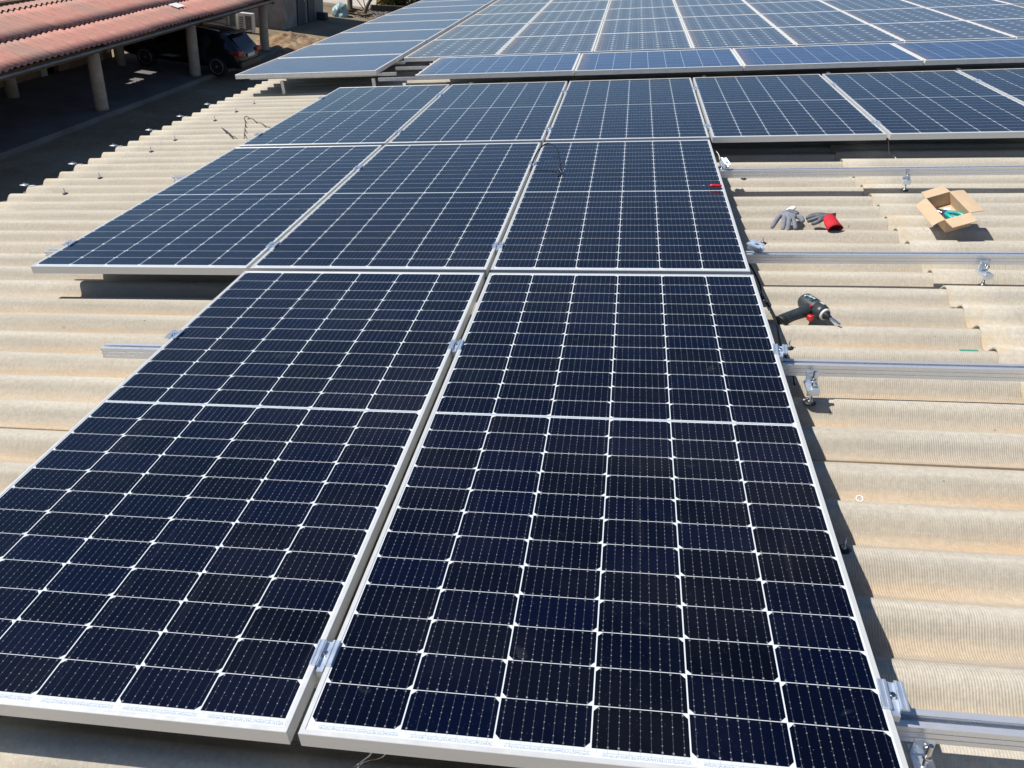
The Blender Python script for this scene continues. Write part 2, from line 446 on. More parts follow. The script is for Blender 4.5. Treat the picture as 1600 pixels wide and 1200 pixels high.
for ci, (xs, ln, lift) in enumerate(courses):
    var = [sheet(ln, lift, seed=10*ci+q) for q in range(3)]; protos = []
    for k in range(-3, 14):
        q = (k*2+ci) % 3
        if len(protos) <= q or True:
            pass
        MW = binv @ RT(xs+random.uniform(-.006, .006), Y0+k*6*WAVE, CREST-.0006*(k % 2))
        if k < 0: o = None
        key = 'p%d' % q
        if not any(p[0] == q for p in protos):
            o = var[q].make('roof_sheet', M_fibre, barn, MW); protos.append((q, o))
        else:
            src = [p[1] for p in protos if p[0] == q][0]; o = src.copy(); COL.objects.link(o); o.matrix_basis = MW
m = sheet(7.8, 0, waves=102, over=0, seed=99, nx=2)
MW = binv @ ROOF @ Matrix.Translation((7.62, Y0-18*WAVE, CREST)) @ Matrix.Rotation(2*TILT, 4, 'Y')
m.make('back_roof_slope', M_fibre, barn, MW)
m = MB(); m.box(-.02, .02, 0, 18, 0, .05); m.prism([(-.2, -.03), (0, .01), (.2, -.06), (.2, -.05), (0, .025), (-.2, -.02)], 0, 18, 'y')
m.make('ridge_cap', M_fibre, barn, binv @ RT(7.6, Y0-18*WAVE, CREST+.03))
m = MB(); m.prism([(-3.15, GZ), (-3.15, -.84), (7.3, .72), (17.9, -.84), (17.9, GZ)], -1.7, 15.7, 'y')
m.make('wall', M_wallgrey, barn, binv)

# ------------------------------------------------------------------ solar panels
def frame(W, L, H, lip=.0105):
    prof = [(0, -H), (0, -.0008), (.0008, 0), (lip-.0008, 0), (lip, -.0008), (lip, -.0042), (.002, -.0042), (.002, -H+.002), (.026, -H+.002), (.026, -H)]
    m = MB()
    for a, z in prof: m.v += [Vector((a, a, z)), Vector((W-a, a, z)), Vector((W-a, L-a, z)), Vector((a, L-a, z))]
    n = len(prof)
    for i in range(n):
        j = (i+1) % n
        for k in range(4): m.face((i*4+k, i*4+(k+1) % 4, j*4+(k+1) % 4, j*4+k))
    return m
def panel_proto(W, L, H, glass, fm, lip=.0105, mid=None):
    root = empty('solar_panel', 'x', 'solar panel')
    frame(W, L, H, lip).make('frame', fm, root)
    q = MB(); q.box(.0035, W-.0035, .0035, L-.0035, -.0041, -.0012); q.make('glass', glass, root)
    # junction boxes on the back
    b = MB(); b.box(W*.5-.05, W*.5+.05, L*.5-.03, L*.5+.03, -.022, -.0045); b.make('junction_box', M_rubber, root)
    return root
W1, L1 = 1.038, 2.094
GA, GB, GC_ = .0215, .0165, .0199
proto = panel_proto(W1, L1, .035, M_mono, M_frame)
yB = L1+.0454; yC = yB+L1+.0725-.0454+.0454-.0454
yB = 2.1394; yC = 2*L1+.0454+.0725
spots = [
 (0, 0, 0, 'nearest black solar panel at lower right, an aluminium rail beside its corner'),
 (-(W1+GA), 0, 0, 'nearest black solar panel at lower left, cut off by the photo edge'),
 (-.0047-2*(W1+GB), yB, -.0049, 'black solar panel in the second row overhanging bare roof at its left end'),
 (-.0047-(W1+GB), yB, -.0049, 'middle black solar panel of the three in the second row'),
 (-.0047, yB, -.0049, 'black solar panel with a red screwdriver and a black cable loop lying on it'),
 (.0011-2*(W1+GC_), yC, -.0085, 'dark solar panel at the left end of the third row of panels'),
 (.0011-(W1+GC_), yC, -.0085, 'dark solar panel second from the left in the third row'),
 (.0011, yC, -.0085, 'dark solar panel third in the third row, above the cable loop'),
 (.0011+(W1+GC_), yC, -.0085, 'dark solar panel fourth in the third row, above bare roof'),
 (.0011+2*(W1+GC_), yC, -.0085, 'dark solar panel fifth in the third row, behind the open cardboard box'),
 (.0011+3*(W1+GC_), yC, -.0085, 'dark solar panel at the right end of the third row of panels'),
]
for i, (x, y, z, lab) in enumerate(spots):
    if i == 0: proto.matrix_world = RT(x, y, z); tag(proto, lab, None, 'new black solar panels')
    else: copy(proto, RT(x+random.uniform(-.0008, .0008), y, z, random.uniform(-.0004, .0004)), lab, 'new black solar panels')
# older array behind
pe = panel_proto(1.463, 1.030, .040, M_poly, M_oldframe, .013)
elab = ['blue landscape panel at the left end of the raised row', 'blue landscape panel second from left in the raised row',
        'blue landscape panel third from left in the raised row, left frame rusty', 'blue landscape panel at the right end of the raised row']
for i in range(4):
    MWx = RT(-1.447+i*1.4765, 6.612+(.02 if i == 0 else 0), .04, random.uniform(-.001, .001))
    if i == 0: pe.matrix_world = MWx; tag(pe, elab[0], None, 'raised row of blue landscape panels')
    else: copy(pe, MWx, elab[i], 'raised row of blue landscape panels')
pg = panel_proto(1.463, 1.050, .040, M_poly2, M_oldframe, .013)
for i in range(8):
    lab = ['blue landscape panel nearest in the left column, raised on two short posts', 'blue landscape panel %s from the front in the left column' % ORD[i]][i > 0]
    MWx = RT(-3.395, 6.975+i*1.0705+(.022 if i >= 2 else 0), .04, random.uniform(-.0015, .0015))
    if i == 0: pg.matrix_world = MWx; tag(pg, lab, None, 'left column of blue landscape panels')
    else: copy(pg, MWx, lab, 'left column of blue landscape panels')
pf = panel_proto(.985, 1.365, .040, M_mono2, M_oldframe, .012)
first = True
for rI in range(6):
    for cI in range(8):
        x = -1.850+cI*.9955
        if cI > 5 and rI < (cI-5)*1 and not (cI == 6 and rI == 0): continue
        MWx = RT(x, 7.735+rI*1.386, .04-.003*(rI > 0), random.uniform(-.0015, .0015))
        lab = 'panel with white diamonds, %s row of the far block, %s from its left' % (ORD[rI], ORD[cI])
        if first: pf.matrix_world = MWx; tag(pf, lab, None, 'far block of diamond patterned panels'); first = False
        else: copy(pf, MWx, lab, 'far block of diamond patterned panels')

# ------------------------------------------------------------------ rails
def rail_mb(L_):
    h = [(-.020, -.040), (.020, -.040), (.020, -.0285), (.0186, -.0275), (.020, -.0265), (.020, -.0145), (.0186, -.0135), (.020, -.0125), (.020, 0),
         (.0065, 0), (.0065, -.006), (.0125, -.006), (.0125, -.018), (-.0125, -.018), (-.0125, -.006), (-.0065, -.006), (-.0065, 0),
         (-.020, 0), (-.020, -.0125), (-.0186, -.0135), (-.020, -.0145), (-.020, -.0265), (-.0186, -.0275), (-.020, -.0285)]
    return MB().prism(h, 0, L_, 'x')
rails = [(-1.10, 5.2, .1700, 'aluminium rail under the near corner of the nearest panels, at lower right', 0),
         (-1.336, 5.2, 1.470, 'aluminium rail with scratched blue top, below the cordless driver', 0),
         (-2.251, 5.3, 2.424, 'aluminium rail between the gloves and the cordless driver, its shadow on the roof', 0),
         (-2.275, 5.3, 3.684, 'aluminium rail farthest up the bare roof, just beyond the cardboard box', 0),
         (-2.205, 5.4, 4.612, 'aluminium rail under the front of the third row, its tip showing at left', 0),
         (-2.190, 5.4, 5.930, 'aluminium rail under the back of the third row of dark panels', 0)]
for (a, b, y, lab, q) in rails:
    o = rail_mb(b-a).make('mounting_rail', M_rail, None, RT(a, y, -.0352-(.006 if y > 4 else .004 if y > 2 else 0))); tag(o, lab, 'rail', 'new aluminium rails across the corrugations')
# a short splice sleeve seen where one rail starts left of the near panels is hidden by the panels
old = [(-1.86, 4.7, 6.80, 'old rail under the front of the raised blue row'), (-1.86, 4.7, 7.42, 'old rail showing in the dark gap left of the raised blue row'),
       (-3.30, -1.765, 7.10, 'old rail whose end sticks out right of the left column'), (-3.30, -1.86, 7.80, 'old rail under the back of the first left column panel'),
       (-1.85, 6.0, 8.02, 'old rail under the front of the diamond patterned block')]
for (a, b, y, lab) in old:
    o = rail_mb(b-a).make('old_rail', M_galv, None, RT(a, y, -.0006) @ Matrix.Diagonal((1, .7, .7, 1))); tag(o, lab, 'rail', 'old rails under the far array')
m = MB(); m.box(-.015, .015, -.012, .012, 0, .117); m.box(-.015, .015, -.03, .03, -.004, 0)
pp = None
posts = [(-2.93, 7.02, 'left post under the nearest panel of the left column'), (-1.98, 7.02, 'right post under the nearest panel of the left column'), (-.93, 6.66, 'post under the raised row near its left end'),
         (1.17, 6.66, 'post under the raised row, above the gap between third and fourth dark panels'), (2.22, 6.66, 'post under the raised row, above the fifth dark panel'), (3.27, 6.66, 'post under the raised row near the right photo edge')]
for (x, y, lab) in posts:
    if not pp: pp = m.make('support_post', M_galv, None, RT(x, y, -.153)); tag(pp, lab, 'post', 'short posts under the old array')
    else:
        c = pp.copy(); COL.objects.link(c); c.matrix_world = RT(x, y, -.153, 0, .05); c['label'] = lab

# ------------------------------------------------------------------ clamps
def clamp_proto():
    root = empty('panel_clamp', 'x', 'clamp')
    m = MB()
    for s in (-1, 1):
        x0, x1 = sorted((s*.0085, s*.0225)); m.box(x0, x1, -.030, .030, .0006, .0048)
        x0, x1 = sorted((s*.0180, s*.0215)); m.box(x0, x1, -.0298, .0298, .0048, .0060)
        x0, x1 = sorted((s*.0088, s*.0118)); m.box(x0, x1, -.0298, .0298, .0048, .0064)
        x0, x1 = sorted((s*.0065, s*.0088)); m.box(x0, x1, -.030, .030, -.028, .0050)
    m.box(-.0066, .0066, -.038, .032, -.0050, -.0030); m.box(-.0066, .0066, -.040, -.038, -.018, -.0030)
    m.make('clamp_body', M_clamp, root)
    b = MB(); b.lathe([(.0030, -.060), (.0030, -.006)], 10); b.lathe([(.0060, -.0029), (.0062, .0030), (.0054, .0044)], 16)
    b.make('bolt', M_steel, root)
    h = MB(); h.lathe([(.0028, .0040), (.0028, .0048)], 6); h.make('socket', M_rubber, root)
    return root
cp = clamp_proto(); cfirst = True
def clamp(x, y, z, lab, grp, rz=0, rx=0, ry=0):
    global cfirst
    MWx = RT(x, y, z, rz, rx, ry)
    if cfirst: cp.matrix_world = MWx; tag(cp, lab, None, grp); cfirst = False
    else: copy(cp, MWx, lab, grp)
gm = 'clamps between neighbouring panels'; ge = 'clamps at the open side of a panel row'
xg = lambda ref, g, k: ref+k*(W1+g)-g/2
clamp(-GA/2, .175, 0, 'large clamp with bolt in the gap between the two nearest panels, near the photo bottom', gm, .01)
clamp(-GA/2, 1.468, 0, 'clamp between the two nearest panels, at their far half', gm)
clamp(-.0047-GB/2, 2.408, -.005, 'clamp in the gap left of the panel with the red screwdriver, at its near end', gm)
clamp(-.0047-GB/2, 3.740, -.005, 'clamp in the gap where the black cable loop comes out', gm)
clamp(-.0047-(W1+GB)-GB/2, 2.408, -.005, 'clamp at the front of the left gap in the second row', gm)
clamp(-.0047-(W1+GB)-GB/2, 3.690, -.005, 'clamp at the back of the left gap in the second row', gm)
for k in range(-1, 4):
    for y, wd in ((4.612, 'near'), (5.925, 'far')):
        clamp(.0011+k*(W1+GC_)-GC_/2, y, -.0085, '%s clamp in the %s gap from the left of the third row' % (wd, ORD[k+1]), gm)
clamp(W1+.0105, .185, .0005, 'large clamp standing free at the right edge of the nearest panel, above the rail', ge, -.06)
clamp(W1+.0100, 1.482, .0005, 'clamp at the right edge of the nearest panel, level with the rail below the driver', ge, -.1)
clamp(W1+.047, 2.405, .004, 'loose tilted clamp standing on the rail right of the red screwdriver panel', ge, .9, .15, -.1)
clamp(W1+.042, 3.690, .004, 'loose tilted clamp on the rail at the top of the bare roof', ge, .6, .5, .2)
clamp(-W1-GA+.001, 1.500, 0, 'clamp on the left edge of the lower left panel', ge)
clamp(-.0047-2*(W1+GB)+.001, 2.424, -.005, 'clamp on the left edge of the second row', ge)
clamp(.0011-2*(W1+GC_)+.001, 4.612, -.0085, 'near clamp on the left edge of the third row', ge)
clamp(.0011-2*(W1+GC_)+.001, 5.925, -.0085, 'far clamp on the left edge of the third row', ge)

# ------------------------------------------------------------------ hanger bolts
def hanger_proto():
    root = empty('hanger_bolt', 'x', 'bolt')          # origin on the sheet, rail 0.08 above behind it (+y)
    a = MB(); a.lathe([(.0195, 0), (.020, .003), (.0165, .0075), (.009, .0090)], 20); a.make('rubber_seal', M_rubber, root)
    b = MB(); b.lathe([(.0045, .004), (.0045, .118)], 10); b.lathe([(.011, .0085), (.011, .0105)], 16); b.lathe([(.0085, .0105), (.0085, .0175)], 6)
    b.lathe([(.0085, .046), (.0085, .0525)], 6); b.lathe([(.0085, .083), (.0085, .0905)], 6)
    for k in range(9): b.lathe([(.0045, .091+k*.003), (.0052, .0925+k*.003), (.0045, .094+k*.003)], 10, cap=False)
    b.make('threaded_rod', M_steel, root)
    c = MB(); c.bevbox(-.019, .019, -.020, .042, .0526, .0605, .0012); c.bevbox(-.019, .019, .0215, .0262, .0605, .104, .0012); c.bevbox(-.019, .019, -.022, -.0165, .040, .0605, .0012)
    c.make('adapter_plate', M_clamp, root)
    e = MB(); e.lathe([(.0075, 0), (.0075, .007)], 6, M=Matrix.Translation((.006, .0215, .084)) @ Matrix.Rotation(PI/2, 4, 'X')); e.lathe([(.0045, 0), (.0045, .018)], 10, M=Matrix.Translation((.006, .0215, .084)) @ Matrix.Rotation(PI/2, 4, 'X'))
    e.make('side_bolt', M_steel, root)
    return root
hp = hanger_proto()
hl = [(1.150, 1.422, -.160, 'hanger bolt with adapter plate holding the rail below the cordless driver', 0),
      (1.108, .128, -.170, 'hanger bolt under the near rail at the lower right corner', 0),
      (1.995, 2.365, -.160, 'hanger bolt holding the rail at right, below the cardboard box', .25),
      (2.045, 3.650, -.157, 'hanger bolt holding the far rail, up left of the cardboard box', -.2)]
for i, (x, y, z, lab, rz) in enumerate(hl):
    if i == 0: hp.matrix_world = RT(x, y, z, rz); tag(hp, lab, None, 'hanger bolts carrying the rails')
    else: copy(hp, RT(x, y, z, rz), lab, 'hanger bolts carrying the rails')

# roof screws and eave clips
def screw_proto():
    root = empty('roof_screw', 'x', 'screw')
    a = MB(); a.lathe([(.017, 0), (.0175, .0025), (.010, .005)], 16); a.make('washer', M_rubber, root)
    b = MB(); b.lathe([(.0065, .005), (.0065, .010)], 6); b.lathe([(.0032, .010), (.0032, .038)], 8); b.make('screw_shank', M_galv, root)
    return root
sp = screw_proto()
cr = lambda y: 1.27+WAVE*round((y-1.27)/WAVE)
sl = [(-3.109, 3.75), (-3.086, 4.10), (-3.108, 4.80), (-3.101, 5.15), (-3.106, 5.86), (-3.07, 6.21), (-3.05, 6.56), (1.191, 2.86), (1.219, 3.92), (1.145, 1.80), (1.109, .74)]
where = ['nearest the camera along the left eave', 'second in the line along the left eave', 'third in the line along the left eave', 'fourth in the line along the left eave',
         'fifth in the line along the left eave', 'sixth in the line along the left eave', 'farthest in the line along the left eave', 'left of the grey glove, beside the loose clamp', 'on the bare roof just below the farthest rail', 'beside the cable connectors right of the nearest panel', 'in the shadow strip right of the nearest panel']
for i, (x, y) in enumerate(sl):
    MWx = RT(x, cr(y), CREST+(.0 if i < 7 else .001))
    lab = 'roof screw with dark washer ' + where[i]
    if i == 0: sp.matrix_world = MWx; tag(sp, lab, None, 'screws with washers on the corrugation crests')
    else: copy(sp, MWx, lab, 'screws with washers on the corrugation crests')
ep = empty('eave_clip', 'x', 'clip')
m = MB(); m.lathe([(.010, .002), (.033, .004), (.035, .006), (.010, .008)], 18, Matrix.Translation((-.035, 0, .004)) @ Matrix.Diagonal((1, .6, 1, 1))); m.bevbox(-.035, .04, -.010, .010, .0015, .0045, .001); m.make('metal_strip', M_galv, ep)
m = MB(); m.lathe([(.009, .012), (.009, .020)], 6, Matrix.Translation((-.035, 0, 0))); m.make('nut', M_steel, ep)
for i, y in enumerate([3.92, 4.45, 4.98, 5.51, 6.04, 6.57]):
    MWx = RT(-3.50, cr(y), CREST)
    lab = 'bright metal clip hooked over the roof edge, %s from the left corner of the eave' % ORD[i]
    if i == 0: ep.matrix_world = MWx; tag(ep, lab, None, 'clips along the left roof edge')
    else: copy(ep, MWx, lab, 'clips along the left roof edge')

# ------------------------------------------------------------------ cardboard box and pliers
_ex, _ey = Vector((.9564, .0542, .2870)), Vector((-.0930, .9880, .1234))
_ez = _ex.cross(_ey).normalized()
_m = Matrix((_ex, _ey, _ez)).transposed().to_4x4(); _m.translation = Vector((2.007, 2.9248, -.0702))
BM = ROOF @ _m
bw, bl, bh, th = .1106, .2338, .070, .0030
box = empty('cardboard_box', 'open brown cardboard box with four spread flaps, pliers inside', 'box', mw=BM)
m = MB()
m.box(0, bw, 0, th, -bh, 0); m.box(0, bw, bl-th, bl, -bh, 0); m.box(0, th, th, bl-th, -bh, 0); m.box(bw-th, bw, th, bl-th, -bh, 0); m.box(th, bw-th, th, bl-th, -bh, -bh+th)
m.make('box_body', M_card, box)
def flap(p0, dirx, out, length, drop, taper=.008, curl=0.0):
    p0 = Vector(p0); dx = Vector(dirx); o = Vector(out); W_ = dx.length; n = 5; m = MB(); vs = []
    for i in range(n+1):
        t = i/n; a = drop + curl*t
        c = p0 + o*(length*t*math.cos(a)) + Vector((0, 0, -length*t*math.sin(a)))
        e = taper*t/W_
        for q in (e, 1-e): vs += [c+dx*q + Vector((0, 0, .0002)), c+dx*q+Vector((0, 0, -th+.0004))]
    m.v = vs
    for i in range(n):
        a = i*4; b = a+4
        m.face((a, b, b+2, a+2)); m.face((a+1, a+3, b+3, b+1)); m.face((a, a+1, b+1, b)); m.face((a+2, b+2, b+3, a+3))
    m.face((0, 2, 3, 1)); a = n*4; m.face((a, a+1, a+3, a+2)); return m
flap((0, bl, 0), (bw, 0, 0), (0, 1, 0), .075, -.05, .006, .1).make('flap', M_card, box)
flap((bw, 0, 0), (0, bl, 0), (1, 0, 0), .062, .10, .004, .1).make('flap', M_card, box)
flap((0, 0, 0), (bw, 0, 0), (0, -1, 0), .080, .12, .004, -.1).make('flap', M_card, box)
flap((0, 0, 0), (0, bl, 0), (-1, 0, 0), .055, .15, .010, .25).make('flap', M_card, box)
M_teal = noisy('teal_grip', (.01, .36, .33), .35, 0, .1, 40)
M_red = noisy('red_plastic', (.62, .012, .020), .32, 0, .1, 40)
M_dkgrey = noisy('dark_rubber_grip', (.050, .060, .064), .5, 0, .2, 50, .1)
pl = empty('pliers', 'pliers with bright teal handles lying in the cardboard box', 'pliers', mw=BM @ Matrix.Translation((.045, .125, -.040)) @ Matrix.Rotation(-.95, 4, 'Z') @ Matrix.Rotation(.12, 4, 'Y'))
for s in (-1, 1):
    MB().tube([(.0, 0, 0), (.03, s*.016, 0), (.065, s*.024, -.002), (.098, s*.016, -.004)], [.008, .0105, .0105, .008], 10, 6).make('handle', M_teal, pl)
m = MB(); m.bevbox(-.052, .004, -.010, .010, -.006, .006, .003); m.lathe([(.012, -.008), (.012, .008)], 14); m.make('jaw', M_steel, pl)
ct = empty('cutter', 'second cutter with dark jaws and teal handles under the pliers in the cardboard box', 'cutter', mw=BM @ Matrix.Translation((.040, .110, -.056)) @ Matrix.Rotation(-1.15, 4, 'Z'))
for s in (-1, 1):
    MB().tube([(.0, 0, 0), (.03, s*.018, 0), (.06, s*.026, 0), (.085, s*.020, 0)], [.008, .010, .010, .007], 8, 5).make('handle', M_teal if s > 0 else M_dkgrey, ct)
m = MB(); m.bevbox(-.05, .0, -.012, .012, -.007, .007, .003); m.make('jaw', M_dkgrey, ct)
wp = MB(); wp.bevbox(-.016, .016, -.008, .008, 0, .004, .0015)
wpo = wp.make('paper_strip', noisy('white_paper', (.75, .76, .75), .7), None, BM @ Matrix.Translation((.072, .165, -.052)) @ Matrix.Rotation(-.5, 4, 'Z') @ Matrix.Rotation(.3, 4, 'X'))
tag(wpo, 'small white strip among the tools in the cardboard box', 'scrap')

# ------------------------------------------------------------------ cordless driver
dr = empty('cordless_driver', 'dark cordless drill driver with red trigger lying on the corrugated roof', 'power tool', mw=ROOF.copy())
Bk, Ns = Vector((1.250, 2.140, -.127)), Vector((1.313, 2.022, -.134))
HM = along(Bk, Ns); HL = (Ns-Bk).length
m = MB(); m.lathe([(.012, -.006), (.025, -.004), (.0315, .006), (.0335, .02), (.0335, HL*.55), (.032, HL*.66)], 24, HM); m.make('motor_housing', M_dkgrey, dr)
m = MB(); m.lathe([(.0322, HL*.66), (.0300, HL*.86), (.0235, HL*.95)], 24, HM); m.make('gear_case', noisy('dark_gear_case', (.05, .055, .06), .4, .2), dr)
m = MB(); m.lathe([(.0240, HL*.945), (.0225, HL*.99), (.0180, HL*1.0)], 24, HM); m.make('white_ring', noisy('pale_ring', (.62, .63, .62), .5), dr)
m = MB(); m.lathe([(.0178, HL*.99), (.016, HL*1.05), (.010, HL*1.10), (.0085, HL*1.18)], 18, HM); m.make('chuck', M_rubber, dr)
tip = Vector((1.357, 1.972, -.150)); ch = HM @ Vector((0, 0, HL*1.12))
m = MB(); bmx = along(ch, tip); tl = (tip-ch).length; m.lathe([(.0062, 0), (.0062, tl*.6), (.0052, tl*.63), (.0052, tl*.97), (.0040, tl)], 6, bmx, smooth=False); m.make('driver_bit', M_steel, dr)
mid = HM @ Vector((0, 0, HL*.42))
m = MB(); m.tube([mid+Vector((-.006, -.006, -.004)), (1.232, 2.050, -.136), (1.190, 2.030, -.143), (1.158, 2.010, -.149), (1.142, 1.998, -.154)], [.031, .0255, .0240, .0255, .0275], 18, 6, flat=.85)
m.make('handle', noisy('grip_rubber', (.028, .036, .040), .45, 0, .3, 60, .3), dr)
m = MB(); m.tube([(1.158, 2.008, -.1495), (1.151, 2.003, -.152), (1.144, 1.999, -.154)], [.0262, .0272, .0268], 18, 3, flat=.88); m.make('battery_cap', M_rubber, dr)
m = MB(); m.bevbox(-.011, .011, -.008, .010, -.010, .010, .004, Matrix.Translation((1.254, 2.010, -.140)) @ Matrix.Rotation(-.7, 4, 'Z')); m.make('trigger', M_red, dr)
m = MB(); m.bevbox(-.006, .006, -.004, .004, -.003, .003, .0015, Matrix.Translation((1.262, 2.056, -.1115)) @ Matrix.Rotation(-1.0, 4, 'Z')); m.make('direction_switch', M_red, dr)
# name plate on top of the housing: a thin curved band with pale strokes
def arc_patch(r, z0, z1, a0, a1, n=8):
    m = MB(); vs = []
    for i in range(n+1):
        a = a0+(a1-a0)*i/n
        for z in (z0, z1):
            for rr in (r, r+.0006): vs.append(HM @ Vector((rr*math.cos(a), rr*math.sin(a), z)))
    m.v = vs
    for i in range(n):
        a = i*4; b = a+4; m.face((a+1, b+1, b+3, a+3), True); m.face((a, a+1, b+1, b)); m.face((a+2, b+2, b+3, a+3))
    return m
ia = HM.to_3x3().inverted() @ Vector((0, -.35, 1)); up_a = math.atan2(ia.y, ia.x)
arc_patch(.0338, HL*.08, HL*.52, up_a-.62, up_a+.42).make('name_plate', noisy('teal_plate', (.03, .055, .065), .35), dr)
arc_patch(.0330, HL*.64, HL*.82, up_a-.95, up_a-.15).make('white_patch', noisy('pale_shell', (.62, .63, .63), .4), dr)
m = MB()
for q, (z0, z1, a0, a1) in enumerate([(HL*.12, HL*.16, .1, .35), (HL*.14, HL*.30, -.02, .05), (HL*.20, HL*.23, -.25, -.1), (HL*.25, HL*.28, -.3, .0), (HL*.30, HL*.33, -.22, .02), (HL*.35, HL*.39, -.30, -.05), (HL*.41, HL*.45, -.26, -.02)]):
    p_ = arc_patch(.0345, z0, z1, up_a+a0, up_a+a1, 3); m.add(p_.v, p_.f)
m.make('plate_lettering', noisy('pale_print', (.55, .66, .68), .5), dr)

# ------------------------------------------------------------------ gloves
def skin_obj(name, chains, mat, parent, sub=2):
    me = bpy.data.meshes.new(name); bm = bmesh.new(); L = bm.verts.layers.skin.verify(); idx = {}
    def vert(p, rr):
        k = tuple(round(c, 5) for c in p)
        if k in idx: return idx[k]
        v = bm.verts.new(p); v[L].radius = (rr[0], rr[1]) if isinstance(rr, tuple) else (rr, rr); idx[k] = v; return v
    for ci, c in enumerate(chains):
        prev = None
        for (p, rr) in c:
            v = vert(p, rr)
            if ci == 0 and prev is None: v[L].use_root = True
            if prev is not None and bm.edges.get((prev, v)) is None: bm.edges.new((prev, v))
            prev = v
    bm.to_mesh(me); bm.free(); me.materials.append(mat)
    o = bpy.data.objects.new(name, me); COL.objects.link(o); o.parent = parent
    s = o.modifiers.new('skin', 'SKIN'); s.use_smooth_shade = True
    u = o.modifiers.new('sub', 'SUBSURF'); u.levels = sub; u.render_levels = sub
    return o
M_gl = noisy('glove_grey_knit', (.22, .23, .27), .85, 0, .2, 120, .5)
M_gld = noisy('glove_dark_coating', (.11, .12, .13), .55, 0, .35, 50, .4)
M_glw = noisy('glove_white_cuff', (.72, .72, .72), .85, 0, .1, 90, .3)
M_glr = noisy('glove_red_knit', (.55, .015, .03), .8, 0, .15, 120, .4)
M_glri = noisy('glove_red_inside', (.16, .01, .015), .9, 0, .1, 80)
g1 = empty('work_glove', 'crumpled grey work glove standing on its fingertips on the roof', 'glove', 'pair of dropped work gloves', mw=ROOF.copy())
P = (1.335, 3.140, -.112); K = (1.350, 3.112, -.113)
skin_obj('fingers', [
    [(P, (.024, .017)), (K, (.026, .015)), ((1.344, 3.086, -.118), .0130), ((1.338, 3.058, -.142), .0130), ((1.336, 3.038, -.170), .0105)],
    [(K, (.026, .015)), ((1.362, 3.088, -.124), .0125), ((1.370, 3.060, -.140), .0120), ((1.372, 3.040, -.160), .0100)],
    [(P, (.024, .017)), ((1.322, 3.110, -.120), .0130), ((1.320, 3.080, -.140), .0130), ((1.312, 3.052, -.168), .0105)],
    [(P, (.024, .017)), ((1.302, 3.130, -.122), .0135), ((1.282, 3.104, -.140), .0135), ((1.262, 3.078, -.168), .0105)],
    [(K, (.026, .015)), ((1.380, 3.122, -.116), .0140), ((1.404, 3.098, -.120), .0150), ((1.412, 3.075, -.134), .0110)],
    [(P, (.024, .017)), ((1.345, 3.170, -.110), (.026, .012))]], M_gl, g1)
skin_obj('knuckle_coating', [[((1.345, 3.165, -.103), (.014, .009)), ((1.366, 3.138, -.098), (.015, .009)), ((1.392, 3.112, -.104), (.013, .009))]], M_gld, g1)
m = MB(); m.tube([(1.348, 3.160, -.108), (1.366, 3.172, -.096), (1.382, 3.178, -.090)], [.020, .018, .014], 16, 4, flat=.5); m.make('cuff', M_glw, g1)
g2 = empty('work_glove', 'grey and red work glove lying flat with its open cuff towards the camera', 'glove', 'pair of dropped work gloves', mw=ROOF.copy())
P = (1.508, 3.122, -.116)
skin_obj('fingers', [
    [((1.560, 3.105, -.116), (.024, .014)), (P, (.026, .016)), ((1.490, 3.150, -.120), .0125), ((1.462, 3.152, -.126), .0120), ((1.444, 3.150, -.131), .0100)],
    [(P, (.026, .016)), ((1.486, 3.128, -.118), .0125), ((1.455, 3.128, -.126), .0120), ((1.430, 3.128, -.133), .0105)],
    [(P, (.026, .016)), ((1.486, 3.104, -.122), .0125), ((1.458, 3.106, -.132), .0120), ((1.434, 3.108, -.140), .0105)],
    [(P, (.026, .016)), ((1.490, 3.082, -.130), .0115), ((1.468, 3.084, -.141), .0110), ((1.452, 3.088, -.150), .0095)],
    [((1.560, 3.105, -.116), (.024, .014)), ((1.545, 3.140, -.122), .0130), ((1.528, 3.160, -.134), .0110)]], M_gld, g2)
def open_tube(c0, c1, r0, r1, n=20, flat=.55, bulge=.0):
    m = MB(); c0 = Vector(c0); c1 = Vector(c1); d = (c1-c0).normalized(); a = d.cross(Vector((0, 0, 1))).normalized(); b = a.cross(d)
    for wall in (0, .0022):
        for j in range(5):
            t = j/4; rr = r0+(r1-r0)*t-wall
            for k in range(n):
                th_ = 2*PI*k/n; wob = 1+.06*math.sin(3*th_+t*4)
                m.v.append(c0+(c1-c0)*t + rr*wob*(math.cos(th_)*a+flat*math.sin(th_)*b))
    for wl in (0, 1):
        o = wl*5*n
        for j in range(4):
            for k in range(n): m.face((o+j*n+k, o+j*n+(k+1) % n, o+(j+1)*n+(k+1) % n, o+(j+1)*n+k), True)
    e = 4*n
    for k in range(n): m.face((e+k, e+(k+1) % n, 5*n+e+(k+1) % n, 5*n+e+k))
    return m
open_tube((1.532, 3.108, -.118), (1.556, 3.026, -.150), .0300, .040, flat=.60).make('cuff', M_glr, g2)
open_tube((1.540, 3.084, -.128), (1.5555, 3.0285, -.1495), .0290, .0370, flat=.58).make('cuff_lining', M_glri, g2)

# ------------------------------------------------------------------ red screwdriver on the panel
sdv = empty('screwdriver', 'small red handled screwdriver lying on the panel edge', 'screwdriver', mw=RT(1.018, 3.222, .0085, PI-.10))
m = MB(); m.lathe([(.004, 0), (.0075, .004), (.0082, .015), (.0070, .030), (.0082, .045), (.0070, .056), (.004, .060)], 10, Matrix.Rotation(PI/2, 4, 'Y')); m.make('handle', M_red, sdv)
m = MB(); m.lathe([(.0022, .058), (.0022, .088), (.0026, .092)], 8, Matrix.Rotation(PI/2, 4, 'Y')); m.make('blade', M_steel, sdv)

